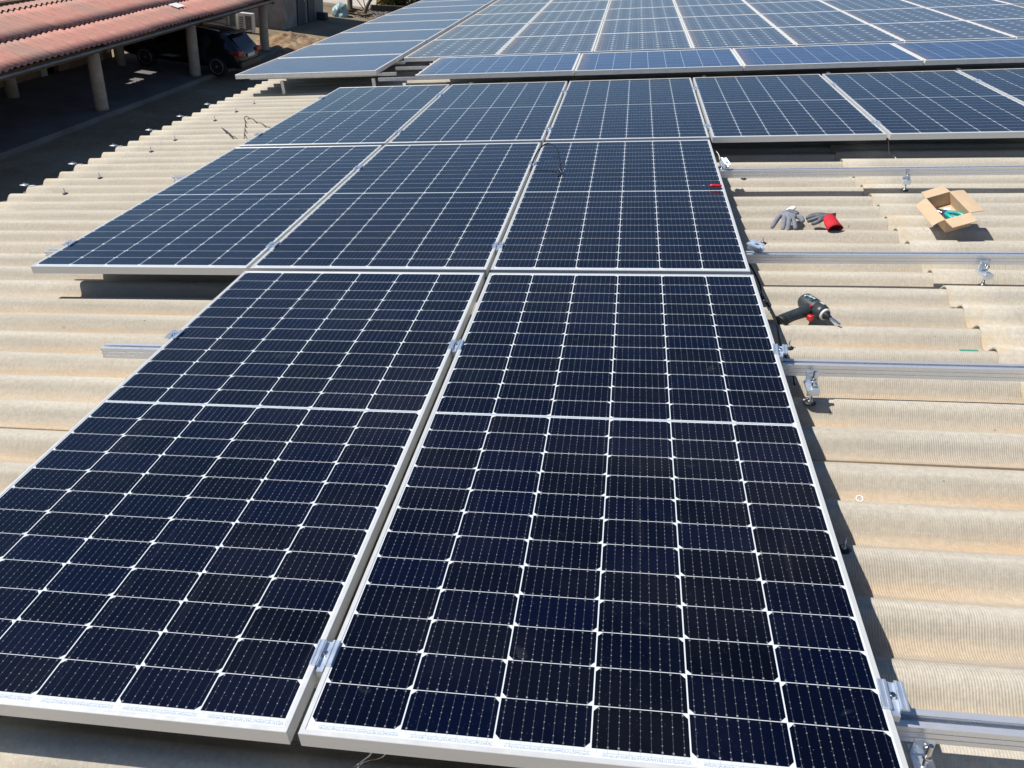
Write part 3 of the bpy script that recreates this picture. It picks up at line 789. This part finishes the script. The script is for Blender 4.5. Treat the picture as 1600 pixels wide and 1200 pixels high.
# ------------------------------------------------------------------ cables with plugs
def plug(m, a, b):
    mm = along(a, b); l = (Vector(b)-Vector(a)).length
    m.lathe([(.0035, 0), (.0072, l*.08), (.0072, l*.28), (.0058, l*.30), (.0082, l*.34), (.0082, l*.56), (.0062, l*.60), (.0062, l*.80), (.0035, l*.82), (.0035, l)], 12, mm); return m
c = empty('loop_cable', 'black cable looping up between two panels and down onto the one with the screwdriver', 'cable', mw=ROOF.copy())
MB().tube([(-.013, 3.64, -.02), (-.012, 3.70, .010), (.010, 3.80, .050), (.045, 3.87, .072), (.090, 3.86, .075), (.130, 3.76, .060), (.152, 3.65, .030), (.162, 3.58, .012)], .0042, 8, 8).make('cable_strand', M_cable, c)
plug(MB(), (.160, 3.570, .020), (.178, 3.470, .0085)).make('plug', M_cable, c)
plug(MB(), (.151, 3.565, .022), (.170, 3.500, .0090)).make('plug', M_cable, c)
c = empty('roof_cable', 'thin dark cable arching over the bare roof at left, with a black plug', 'cable', mw=ROOF.copy())
wz = lambda y, k: CREST+.0045-.057*k*(.5-.5*math.cos(2*PI*(y-1.27)/WAVE))
cps = [(p.x, p.y, wz(p.y, .18)) for p in spline([(-2.30, 5.40, 0), (-2.47, 5.555, 0), (-2.688, 5.787, 0), (-2.845, 5.975, 0), (-2.880, 5.990, 0), (-2.865, 5.93, 0), (-2.77, 5.746, 0), (-2.61, 5.383, 0), (-2.545, 5.23, 0)], 6)]
MB().tube(cps+[(-2.53, 5.17, -.195), (-2.54, 5.12, -.212), (-2.57, 5.15, -.205), (-2.600, 5.21, -.170), (-2.685, 5.262, -.154)], .0036, 8, 3).make('cable_strand', noisy('brown_cable', (.075, .050, .045), .5, 0, .2, 40), c)
plug(MB(), (-2.66, 5.245, -.153), (-2.875, 5.515, -.152)).make('plug', M_cable, c)
c = empty('connector_cable', 'black cable with two plugs hanging along the right edge of the nearest panel', 'cable', mw=ROOF.copy())
MB().tube([(1.02, 2.54, -.07), (1.055, 2.49, -.080), (1.090, 2.40, -.115), (1.112, 2.33, -.150), (1.108, 2.25, -.150), (1.104, 2.18, -.140)], .0042, 8, 8).make('cable_strand', M_cable, c)
plug(MB(), (1.102, 2.225, -.138), (1.098, 2.125, -.128)).make('plug', M_cable, c)
plug(MB(), (1.112, 2.07, -.125), (1.100, 2.135, -.127)).make('plug', M_cable, c)
MB().tube([(1.110, 2.085, -.125), (1.118, 2.00, -.128), (1.117, 1.90, -.135), (1.112, 1.80, -.140), (1.115, 1.70, -.140), (1.125, 1.60, -.150), (1.118, 1.52, -.150)], .0040, 8, 8).make('cable_strand', M_cable, c)
# strings and scraps
def tubething(name, pts, rr, mat, lab, cat):
    o = MB().tube(pts, rr, 6, 7).make(name, mat, None, ROOF.copy()); tag(o, lab, cat); return o
tubething('string', [(.118, .10, -.06), (.103, .060, -.120), (.080, .055, -.150), (.060, .040, -.160), (.050, .020, -.165), (.046, -.02, -.172)], .0016, M_string, 'pale string hanging out below the nearest panel at the bottom edge of the photo', 'string')
tubething('string', [(1.085, 4.36, -.10), (1.098, 4.22, -.10), (1.096, 4.12, -.12), (1.100, 4.02, -.145), (1.105, 3.96, -.15)], .0024, M_string, 'short pale string hanging beside the loose clamp on the farthest rail', 'string')
tubething('string', [(2.165, 4.50, -.08), (2.160, 4.44, -.12), (2.162, 4.40, -.155), (2.170, 4.33, -.15), (2.165, 4.27, -.150)], .0022, M_string, 'short pale string under the front edge of the third row, above the cardboard box', 'string')
tubething('paper_curl', [(1.196, .975, -.190), (1.203, .988, -.186), (1.214, .985, -.186), (1.213, .972, -.189), (1.204, .968, -.190), (1.198, .974, -.188)], .0022, M_glw, 'tiny white curl of plastic lying on the bare roof at right', 'scrap')
M_green = noisy('green_tape', (.05, .30, .20), .6)
for (x, y, l, lab) in ((1.73, 1.815, .06, 'strip of green tape on the roof above the rail at right'), (-2.600, 2.735, .05, 'strip of green tape on the roof left of the second row')):
    m = MB(); m.prism([(-.012, -.006), (.0, .002), (.012, -.002), (.012, -.003), (0, .0008), (-.012, -.007)], 0, l, 'x'); o = m.make('tape_strip', M_green, None, RT(x, cr(y)+.012, CREST)); tag(o, lab, 'tape', None)

# ------------------------------------------------------------------ carport
cpo = empty('carport', 'open carport with red corrugated roof on round cement posts', 'carport', mw=WT(-14.6, 20, GZ))
ci_ = Matrix.Translation((14.6, -20, -GZ))
EX, EZ, SL = -13.10, -2.885, .2
fall = lambda y: .0155*(y-31)          # the whole carport drops a little towards the camera
sa = math.atan(SL)
def cor(wd, ln, pitch=.225, amp=.028, thick=.003, seed=0):
    m = MB(); rg = random.Random(seed); ny = max(2, int(wd/pitch*10)); nx = 3; N = (ny+1)*(nx+1)
    vs = [[], []]
    for i in range(nx+1):
        for j in range(ny+1):
            y = wd*j/ny; x = -ln*i/nx; z = amp*math.cos(2*PI*y/pitch) + .004*math.sin(i*2+j*.05+seed) + (.014*(1-i/nx))
            vs[0].append((x, y, z)); vs[1].append((x, y, z-thick))
    m.v = [Vector(v) for v in vs[0]+vs[1]]; W_ = ny+1
    for i in range(nx):
        for j in range(ny):
            a = i*W_+j; m.face((a, a+1, a+W_+1, a+W_), True); m.face((N+a, N+a+W_, N+a+W_+1, N+a+1), True)
    for j in range(ny):
        m.face((j, N+j, N+j+1, j+1)); a = nx*W_+j; m.face((a+1, N+a+1, N+a, a))
    return m
def slope_m(x, y, lift=0): 
    return ci_ @ Matrix.Translation((x, y, EZ+SL*(EX-x)+lift+fall(y))) @ Matrix.Rotation(.0155, 4, 'X') @ Matrix.Rotation(sa, 4, 'Y')
sw = .225*4
s1 = cor(sw, 1.32, seed=1).make('roof_sheet', M_pink, cpo, slope_m(EX, 8.0))
s2 = cor(sw, 1.50, seed=2).make('roof_sheet', M_pink, cpo, slope_m(EX-1.15, 8.0, .022))
k = 1
holes = {(0, 20), (1, 19), (1, 21)}
while 8.0+k*sw < 32.1:
    for s, xx, lf, rw in ((s1, EX, 0, 0), (s2, EX-1.15, .022, 1)):
        c = s.copy(); COL.objects.link(c); c.matrix_basis = slope_m(xx+random.uniform(-.03, .03), 8.0+k*sw, lf)
    k += 1
# far slope
def cor_holes(wd, ln, hl, pitch=.225, amp=.030):
    m = MB(); ny = int(wd/pitch*8); nx = 36; W_ = ny+1
    for i in range(nx+1):
        for j in range(ny+1): y = wd*j/ny; m.v.append(Vector((-ln*i/nx, y, amp*math.cos(2*PI*y/pitch))))
    for i in range(nx):
        for j in range(ny):
            x = -ln*(i+.5)/nx; y = wd*(j+.5)/ny
            if any(a <= x <= b and c_ <= y <= d_ for a, b, c_, d_ in hl): continue
            a = i*W_+j; m.face((a, a+1, a+W_+1, a+W_), True)
    return m
# three broken places in the far slope let the sun through onto the slab
bk = cor_holes(24.2, 3.6, [(-1.75, -1.30, 16.78, 17.25), (-1.72, -1.42, 17.80, 18.25), (-1.22, -1.10, 15.2, 15.7), (-1.35, -1.10, 15.7, 16.1)]).make('back_roof_slope', M_pink, cpo, ci_ @ Matrix.Translation((-15.58, 8.0, EZ+SL*2.50+.055+fall(8))) @ Matrix.Rotation(.0155, 4, 'X') @ Matrix.Rotation(-.12, 4, 'Y'))
m = MB(); m.box(-.16, .16, -.26, .26, 0, .006)
m.make('roof_patch', noisy('white_patch_sheet', (.80, .80, .76), .6), cpo, slope_m(-14.02, 25.45, .045))
m = MB()
m.tube([(-13.21, 7.6, -3.025+fall(7.6)), (-13.21, 20, -3.02+fall(20)), (-13.21, 32.0, -3.02+fall(32))], .045, 12, 3); m.make('gutter', M_gutter, cpo, ci_)
m = MB(); m.box(-13.78, -13.58, 7.8, 32.0, -3.24, -3.06); m.v = [Vector((v.x, v.y, v.z+fall(v.y))) for v in m.v]; m.make('beam', M_timber, cpo, ci_)
m = MB(); m.box(-16.5, -16.3, 7.8, 32.15, -2.62, -2.48); m.make('beam', M_timber, cpo, ci_)
for yy in (9.4, 14.75, 20.1, 25.55, 31.35):
    m = MB(); m.lathe([(.185, -.01), (.178, .10), (.172, .9), (.165, 1.70+fall(yy))], 22); m.make('post', M_post, cpo, ci_ @ Matrix.Translation((-13.69, yy, GZ+.10)))
    m = MB(); m.lathe([(.17, 0), (.16, 2.26+fall(yy))], 18); m.make('post', M_post, cpo, ci_ @ Matrix.Translation((-16.4, yy+.05, GZ+.10)))
    m = MB(); m.box(-16.5, -13.2, yy-.06, yy+.06, -.10, .04); m.v = [Vector((v.x, v.y, v.z-3.02+SL*(EX-v.x)*.86-.05+fall(yy))) for v in m.v]; m.make('rafter', M_timber, cpo, ci_)
# brick panels at the back
bw_ = empty('brick_wall', 'brown brick wall with openings in the dark behind the carport', 'wall', mw=WT(-17.4, 18, GZ))
bi = Matrix.Translation((17.4, -18, -GZ))
for (a, b) in ((8, 18.6), (19.5, 22.7), (23.6, 26.6)):
    m = MB(); m.box(-17.5, -17.32, a, b, GZ, -2.7); m.make('brick_panel', M_brick, bw_, bi)
for yy in (18.7, 22.8, 25.8):
    m = MB(); m.box(-17.55, -17.25, yy-.15, yy+.15, GZ, -2.65); m.make('pillar', M_post, bw_, bi)
m = MB(); m.box(-17.9, -17.8, 8, 27.0, GZ, -2.7); m.make('shade_backing', noisy('opening_shade', (.03, .025, .02), .9), bw_, bi)  # near-black sheet standing in for the shade inside the wall openings
# tall dark hedge added to fill the black area behind the carport
def foliage(name, mat, parent, cx, cy, cz, rx, ry, rz, n, sz, seed, clumps=14, mw=None):
    rg = random.Random(seed); m = MB(); cl = []
    for _ in range(clumps):
        cl.append((cx+rx*rg.uniform(-1, 1)*.8, cy+ry*rg.uniform(-1, 1)*.8, cz+rz*rg.uniform(-1, 1)*.8, rg.uniform(.25, .5)))
    for _ in range(n):
        a = rg.choice(cl); th_ = rg.uniform(0, 2*PI); ph = math.acos(rg.uniform(-1, 1)); rr = a[3]*rg.uniform(.5, 1)**.5
        p = Vector((a[0]+rx*rr*math.sin(ph)*math.cos(th_), a[1]+ry*rr*math.sin(ph)*math.sin(th_), a[2]+rz*rr*math.cos(ph)))
        d1 = Vector((rg.uniform(-1, 1), rg.uniform(-1, 1), rg.uniform(-1, 1))).normalized(); d2 = d1.orthogonal().normalized(); s = sz*rg.uniform(.6, 1.3)
        m.add([p-d1*s, p+d2*s*.4, p+d1*s, p-d2*s*.4], [(0, 1, 2, 3)])
    return m.make(name, mat, parent, mw)
def m_leaf(name, a, b):
    t = T(name); c = t.mix(t.mapr(t.noise(1.3, 4, .6), .35, .65, 0, 1), a, b)
    return t.set(c, .6, 0, .3)
M_leafd = m_leaf('dark_leaves', (.018, .022, .010), (.045, .050, .022))
M_leafy = m_leaf('yellow_leaves', (.20, .16, .03), (.42, .32, .06))
M_leafg = m_leaf('olive_leaves', (.06, .07, .02), (.15, .14, .05))
M_bark = noisy('bark', (.12, .085, .055), .9, 0, .3, 20, .4)
hd = empty('hedge', 'dark hedge beyond the ridge of the carport roof at the top left corner', 'hedge', mw=WT(-22.5, 22, GZ))
foliage('foliage', M_leafd, hd, 0, 0, 1.35, 1.2, 11, 1.35, 9000, .16, 3, 60)
m = MB()
for yy in (-8, -4, 0, 4, 8): m.tube([(0, yy, 0), (.1, yy+.1, 1.0), (0, yy, 2.2)], [.10, .07, .03], 7, 3)
m.make('stem', M_bark, hd)

# ------------------------------------------------------------------ the parked car
def car():
    root = empty('parked_car', 'black estate car parked nose in under the red carport roof', 'car', mw=WT(-12.20, 26.68, GZ+.10, PI-.02))
    M_paint = noisy('black_paint', (.006, .008, .013), .18, 0, .2, 3); M_glass = noisy('car_glass', (.004, .006, .010), .06, 0, .1, 3)
    # stations: x from the rear bumper, z low, belt z, roof z, low half width, belt half width, roof half width
    S = [(-.02, .42, .78, .80, .60, .66, .60), (.06, .32, .92, .98, .78, .82, .70), (.18, .28, 1.00, 1.18, .86, .88, .66), (.50, .26, 1.02, 1.50, .90, .91, .62), (.85, .25, 1.01, 1.56, .91, .92, .61),
         (1.5, .24, .99, 1.60, .91, .93, .62), (2.2, .24, .97, 1.59, .91, .93, .62), (2.75, .24, .96, 1.53, .91, .92, .60), (3.15, .25, .95, 1.32, .91, .91, .62), (3.55, .26, .93, 1.00, .90, .90, .72),
         (4.1, .28, .86, .92, .88, .87, .70), (4.45, .32, .74, .80, .82, .80, .60), (4.58, .40, .58, .62, .66, .64, .50)]
    S = [(x*.96, zl*.95, zb*.92, zr*.905, wl, wb, wr) for (x, zl, zb, zr, wl, wb, wr) in S]
    m = MB(); rows = []
    for (x, zl, zb, zr, wl, wb, wr) in S:
        half = [(wl*.80, zl), (wl*.97, zl+.10), (wb+.012, (zl+zb)/2+.04), (wb, zb-.04), (wb-.02, zb), (wr+(wb-wr)*.25, zb+(zr-zb)*.72), (wr, zr-.04), (wr*.80, zr), (0, zr+.02)]
        ring = [(x, y, z) for y, z in half] + [(x, -y, z) for y, z in half[-2::-1]]
        rows.append(ring)
    n = len(rows[0]); m.v = [Vector(p) for rr in rows for p in rr]
    for i in range(len(rows)-1):
        for j in range(n-1): m.face((i*n+j, i*n+j+1, (i+1)*n+j+1, (i+1)*n+j), True)
        m.face((i*n+n-1, i*n, (i+1)*n, (i+1)*n+n-1))
    m.face([j for j in range(n)]); e = (len(rows)-1)*n; m.face([e+n-1-j for j in range(n)])
    b = m.make('body', M_paint, root); sb = b.modifiers.new('s', 'SUBSURF'); sb.levels = 1; sb.render_levels = 2
    def side(x):
        for a, c in zip(S, S[1:]):
            if a[0] <= x <= c[0]:
                t = (x-a[0])/(c[0]-a[0]); return [p+(q-p)*t for p, q in zip(a, c)]
    for (xa, xb) in ((.52, 1.05), (1.12, 1.95), (2.05, 2.95)):
        for sgn in (1, -1):
            m = MB(); k = 5; vs = []
            for i in range(k+1):
                q = side(xa+(xb-xa)*i/k)
                for tt in (.06, .66):
                    zz = q[2]+(q[3]-q[2])*tt/.72*.72; yy = (q[5]-.02)+((q[6]+(q[5]-q[6])*.25)-(q[5]-.02))*tt/.72
                    vs += [(q[0], sgn*(yy+.012), zz), (q[0], sgn*(yy-.004), zz)]
            m.v = [Vector(v) for v in vs]
            for i in range(k):
                a = i*4; c = a+4; m.face((a, c, c+2, a+2)); m.face((a+1, a+3, c+3, c+1)); m.face((a, a+1, c+1, c)); m.face((a+2, c+2, c+3, a+3))
            m.face((0, 2, 3, 1)); a = k*4; m.face((a, a+1, a+3, a+2))
            m.make('side_window', M_glass, root)
    m = MB(); m.prism([(.17, .98), (.44, 1.31), (.41, 1.33), (.12, 1.00)], -.58, .58, 'y'); m.make('rear_window', M_glass, root)
    m = MB(); m.prism([(3.36, .93), (2.74, 1.35), (2.78, 1.37), (3.40, .96)], -.58, .58, 'y'); m.make('windscreen', M_glass, root)
    m = MB(); m.bevbox(.24, .50, -.56, .56, 1.385, 1.410, .010); m.make('spoiler', M_paint, root)
    M_tail = noisy('tail_lamp_red', (.26, .008, .010), .3, 0, .2, 10)
    for s in (1, -1):
        m = MB(); m.bevbox(-.03, .24, min(s*.50, s*.885), max(s*.50, s*.885), .74, .88, .03); m.make('taillight', M_tail, root)
        m = MB(); m.bevbox(4.22, 4.50, min(s*.50, s*.80), max(s*.50, s*.80), .66, .78, .03); m.make('headlight', noisy('lamp_glass', (.5, .52, .55), .1), root)
        m = MB(); m.tube([(.75, s*.60, 1.43), (1.5, s*.61, 1.482), (2.35, s*.60, 1.455)], .014, 8, 4); m.make('roof_rail', M_galv, root)
        m = MB(); m.bevbox(2.85, 3.0, min(s*.92, s*1.10), max(s*.92, s*1.10), .88, .99, .03); m.make('door_mirror', M_paint, root)
    m = MB(); m.bevbox(-.05, -.03, -.26, .26, .66, .77, .006); m.make('number_plate', noisy('plate_white', (.6, .6, .58), .5), root)
    m = MB(); m.bevbox(-.06, .10, -.80, .80, .34, .56, .04); m.make('rear_bumper', noisy('bumper_dark', (.02, .02, .022), .5), root)
    M_ty = noisy('tyre', (.012, .012, .012), .85); M_rim = noisy('alloy_rim', (.42, .43, .45), .3, .8)
    for x in (.80, 3.40):
        for s in (1, -1):
            wm = Matrix.Translation((x, s*.80, .335)) @ Matrix.Rotation(s*-PI/2, 4, 'X')
            wr = empty('wheel', None, None) if False else None
            m = MB(); m.lathe([(.22, -.10), (.31, -.105), (.335, -.08), (.337, .08), (.31, .125), (.235, .12)], 36, wm); ty = m.make('wheel', M_ty, root)
            m = MB(); m.lathe([(.235, .100), (.238, .122), (.222, .124), (.215, .09)], 36, wm, cap=False); m.lathe([(.05, .07), (.05, .118), (.03, .122)], 16, wm)
            for q in range(5):
                for dq in (-.13, .13):
                    a = 2*PI*q/5; m.prism([(.04, -.012), (.225, -.016+dq*.22), (.225, .016+dq*.22), (.04, .012)], .095, .112, 'z', wm @ Matrix.Rotation(a+dq*.6, 4, 'Z'))
            m.make('rim', M_rim, ty)
    return root
car()

# ------------------------------------------------------------------ low red shed roof, air conditioners, concrete building
sh = empty('shed', 'low shed with a red roof seen beyond the car', 'shed', mw=WT(-19.5, 35.0, GZ))
si = Matrix.Translation((19.5, -35.0, -GZ))
m = MB(); m.box(-24, -17.1, 33.5, 36.6, GZ, -4.52); m.make('wall', M_wallgrey, sh, si)
cor(7.0, 3.2, seed=9).make('roof', M_pink, sh, si @ Matrix.Translation((-24.1, 33.0, -4.46)) @ Matrix.Rotation(-PI/2, 4, 'Z') @ Matrix.Rotation(.14, 4, 'Y'))
M_white = noisy('white_enamel', (.66, .65, .60), .45, 0, .08, 8); M_dkfan = noisy('fan_dark', (.05, .05, .05), .6)
ac0 = None
for i, (x, y, lab) in enumerate([(-16.15, 35.2, 'white air conditioner unit nearest the carport end post'), (-16.95, 35.35, 'middle white air conditioner unit, left of the one by the post'), (-17.75, 35.5, 'white air conditioner unit half hidden behind the car roof')]):
    MWx = WT(x, y, GZ+.02, .12)
    if ac0 is None:
        ac0 = empty('air_conditioner', lab, 'air conditioner', 'air conditioner units on the ground', MWx)
        m = MB(); m.bevbox(-.33, .33, -.17, .17, .05, .80, .012); m.box(-.31, -.25, -.14, .14, 0, .05); m.box(.25, .31, -.14, .14, 0, .05); m.make('casing', M_white, ac0)
        m = MB(); m.box(.00, .27, -.175, -.168, .14, .70); m.make('fan_opening', M_dkfan, ac0)
        m = MB()
        for q in range(6): m.box(-.28, -.09, -.175, -.168, .15+q*.09, .19+q*.09)
        m.make('front_vent', M_dkfan, ac0)
        m = MB()
        for q in range(9): m.box(.01+q*.03, .014+q*.03, -.180, -.1755, .14, .70)
        m.make('fan_guard', M_white, ac0)
    else: copy(ac0, MWx, lab)
bd = empty('rendered_building', 'tall grey rendered building with two dark doors beyond the carport', 'building', mw=WT(-20, 40, GZ))
bdi = Matrix.Translation((20, -40, -GZ))
m = MB(); m.box(-27, -15.20, 37.0, 42.45, GZ, -1.55); m.make('wall', M_wallgrey, bd, bdi)
m = MB(); m.box(-27.3, -14.9, 36.7, 42.75, -1.55, -1.40); m.make('roof', M_fibre, bd, bdi)
for (a, b) in ((38.75, 39.75), (40.15, 41.05)):
    m = MB(); m.box(-15.21, -15.14, a, b, GZ+.02, GZ+2.3); dd = m.make('door', M_door, bd, bdi)
    m = MB(); m.bevbox(-15.14, -15.11, b-.15, b-.09, GZ+1.0, GZ+1.12, .008); m.make('handle', M_galv, dd)
# mound of excavated earth
def m_mound():
    t = T('loose_earth'); c = t.ramp(t.noise(2.2, 6, .7), (.3, (.20, .10, .05)), (.5, (.37, .25, .15)), (.65, (.46, .35, .23)), (.8, (.55, .48, .38)))
    t.bump(t.noise(12, 8, .75), 1.0, .08); return t.set(c, .95, 0, .2)
from mathutils import noise as mn
m = MB(); n1 = 56
for i in range(n1+1):
    for j in range(n1+1):
        x = -1+2*i/n1; y = -1+2*j/n1; rr = math.sqrt(x*x+y*y); h = max(0, 1-rr)**1.2
        z = h*.46*(1+.7*mn.noise(Vector((x*2.2, y*2.2, 1))))+h**.5*.16*mn.noise(Vector((x*7, y*7, 3)))+h**.5*.08*mn.noise(Vector((x*17, y*17, 5)))-.03
        m.v.append(Vector((x*1.7, y*2.9, z)))
for i in range(n1):
    for j in range(n1): a = i*(n1+1)+j; m.face((a, a+n1+1, a+n1+2, a+1), True)
o = m.make('earth_mound', m_mound(), None, WT(-13.7, 34.0, GZ, .15)); tag(o, 'heap of orange earth on the ground beside the last carport post', 'earth mound')
# stones scattered on the ground near it: one gravel patch
m = MB(); rg = random.Random(4)
for _ in range(900):
    x = rg.uniform(-14.2, -10.6); y = rg.uniform(44.0, 50.5); s = rg.uniform(.03, .10)
    m.add([(x+s*a, y+s*b, GZ+s*c) for a, b, c in ((1, 0, 0), (0, 1, 0), (-1, 0, 0), (0, -1, 0), (.1, .1, .8))], [(0, 1, 4), (1, 2, 4), (2, 3, 4), (3, 0, 4)])
o = m.make('gravel', noisy('gravel_stone', (.16, .14, .125), .9, 0, .4, 9), None, None); tag(o, 'dark gravel and rubble by the bare tree', 'gravel', kind='stuff')

# ------------------------------------------------------------------ tree, bushes, stump, sack beyond
def bare_tree():
    root = empty('bare_tree', 'small leafless tree with a curved trunk before the pale yard', 'tree', mw=WT(-14.0, 45.9, GZ)); rg = random.Random(8)
    MB().tube([(0, 0, 0), (.18, 0, .45), (.45, .1, .95), (.75, .1, 1.6), (.85, .1, 2.5)], [.11, .09, .075, .06, .03], 9, 5).make('trunk', M_bark, root)
    m = MB()
    def br(p, d, l, r0, dep):
        pts = [p]; q = p.copy(); dd = d.copy()
        for _ in range(3): dd = (dd+Vector((rg.uniform(-.3, .3), rg.uniform(-.3, .3), rg.uniform(-.1, .25)))).normalized(); q = q+dd*l/3; pts.append(q)
        m.tube(pts, [r0, r0*.4], 5, 2)
        if dep:
            for _ in range(3): br(pts[rg.randint(1, 3)], (dd+Vector((rg.uniform(-.9, .9), rg.uniform(-.9, .9), rg.uniform(-.2, .5)))).normalized(), l*.6, r0*.5, dep-1)
    for (p, d, l) in (((0, 0, .1), (-.75, 0, 1), 1.9), ((.05, 0, .15), (-.35, .2, 1), 1.5), ((.3, 0, .7), (-.3, .1, 1), 1.3), ((.6, .1, 1.3), (.7, 0, 1), 1.2), ((.8, .1, 2.0), (-.4, 0, 1), 1.2), ((.1, 0, .1), (1.6, .1, 1), 1.9), ((.85, .1, 2.4), (.3, .3, 1), 1.2)):
        br(Vector(p), Vector(d).normalized(), l, .030, 2)
    m.make('branch', M_bark, root)
bare_tree()
def bush(x, y, rx, ry, rz, mat, lab, seed, n=2600, sz=.10):
    root = empty('bush', lab, 'bush', 'bushes beyond the left column of panels', WT(x, y, GZ))
    foliage('foliage', mat, root, 0, 0, rz, rx, ry, rz, n, sz, seed, 18)
    m = MB()
    for q in range(5): a = q*1.3; m.tube([(0, 0, 0), (.2*rx*math.cos(a), .2*ry*math.sin(a), rz*.6), (.6*rx*math.cos(a), .6*ry*math.sin(a), rz*1.3)], [.04, .03, .012], 6, 3)
    m.make('stem', M_bark, root)
bush(-13.55, 49.2, .75, .8, .75, M_leafy, 'yellow green bush right of the bare tree', 11)
bush(-12.35, 49.6, .8, .8, .9, M_leafg, 'dark olive bush between the yellow bush and the panels', 12)
bush(-11.2, 51.5, 1.1, 1.0, 1.0, M_leafg, 'olive bush at the top edge beside the far corner of the left column', 13)
bush(-13.0, 54.5, 1.0, .8, .8, M_leafy, 'low yellow bush farther back on the pale yard', 14)
st = MB(); st.lathe([(.26, 0), (.22, .25), (.15, .30), (.135, 1.15), (.13, 1.2)], 12); st.make('x', M_bark).name = 'tree_stump'
o = bpy.data.objects['tree_stump']; o.data.name = 'tree_stump'; o.matrix_world = WT(-14.55, 44.9, GZ); tag(o, 'dark brown stump standing between the blue sack and the bare tree', 'stump')
bm = bmesh.new(); bmesh.ops.create_icosphere(bm, subdivisions=4, radius=1)
for v in bm.verts:
    n3 = mn.noise(v.co*1.6); n4 = mn.noise(v.co*5)
    v.co = Vector((v.co.x*.42, v.co.y*.5, max(-.02, v.co.z)*.62))*(1+.35*n3+.12*n4)
m = MB().bm(bm, None, True); o = m.make('sack', noisy('pale_blue_plastic', (.30, .42, .43), .45, 0, .3, 4), None, WT(-14.62, 43.6, GZ+.02)); tag(o, 'pale blue crumpled sack on the ground at the corner of the grey building', 'sack')
m = MB(); m.box(0, 7.5, -.10, .10, 0, .32)
for i, v in enumerate(m.v): pass
o = m.make('low_wall', noisy('dark_edging', (.07, .06, .05), .9, 0, .3, 4), None, WT(-14.0, 47.0, GZ, .62)); tag(o, 'low dark edging wall running from the bare tree towards the bushes', 'wall')
m = MB(); m.bevbox(-.25, .25, -.2, .2, 0, .35, .06); o = m.make('dark_crate', M_door, None, WT(-14.95, 41.6, GZ)); tag(o, 'dark crate against the foot of the grey wall, right of the doors', 'crate')
# debris beside the stump
m = MB(); rg = random.Random(21)
for q in range(7):
    a = rg.uniform(0, 6.28); M4 = Matrix.Translation((rg.uniform(-.5, .7), rg.uniform(-.4, .4), .06+q*.035)) @ Matrix.Rotation(a, 4, 'Z') @ Matrix.Rotation(rg.uniform(-.2, .2), 4, 'Y')
    m.bevbox(-.45, .45, -.05, .05, -.03, .03, .008, M4)
o = m.make('plank_pile', M_timber, None, WT(-13.9, 44.5, GZ)); tag(o, 'low pile of dark planks at the foot of the stump', 'planks')
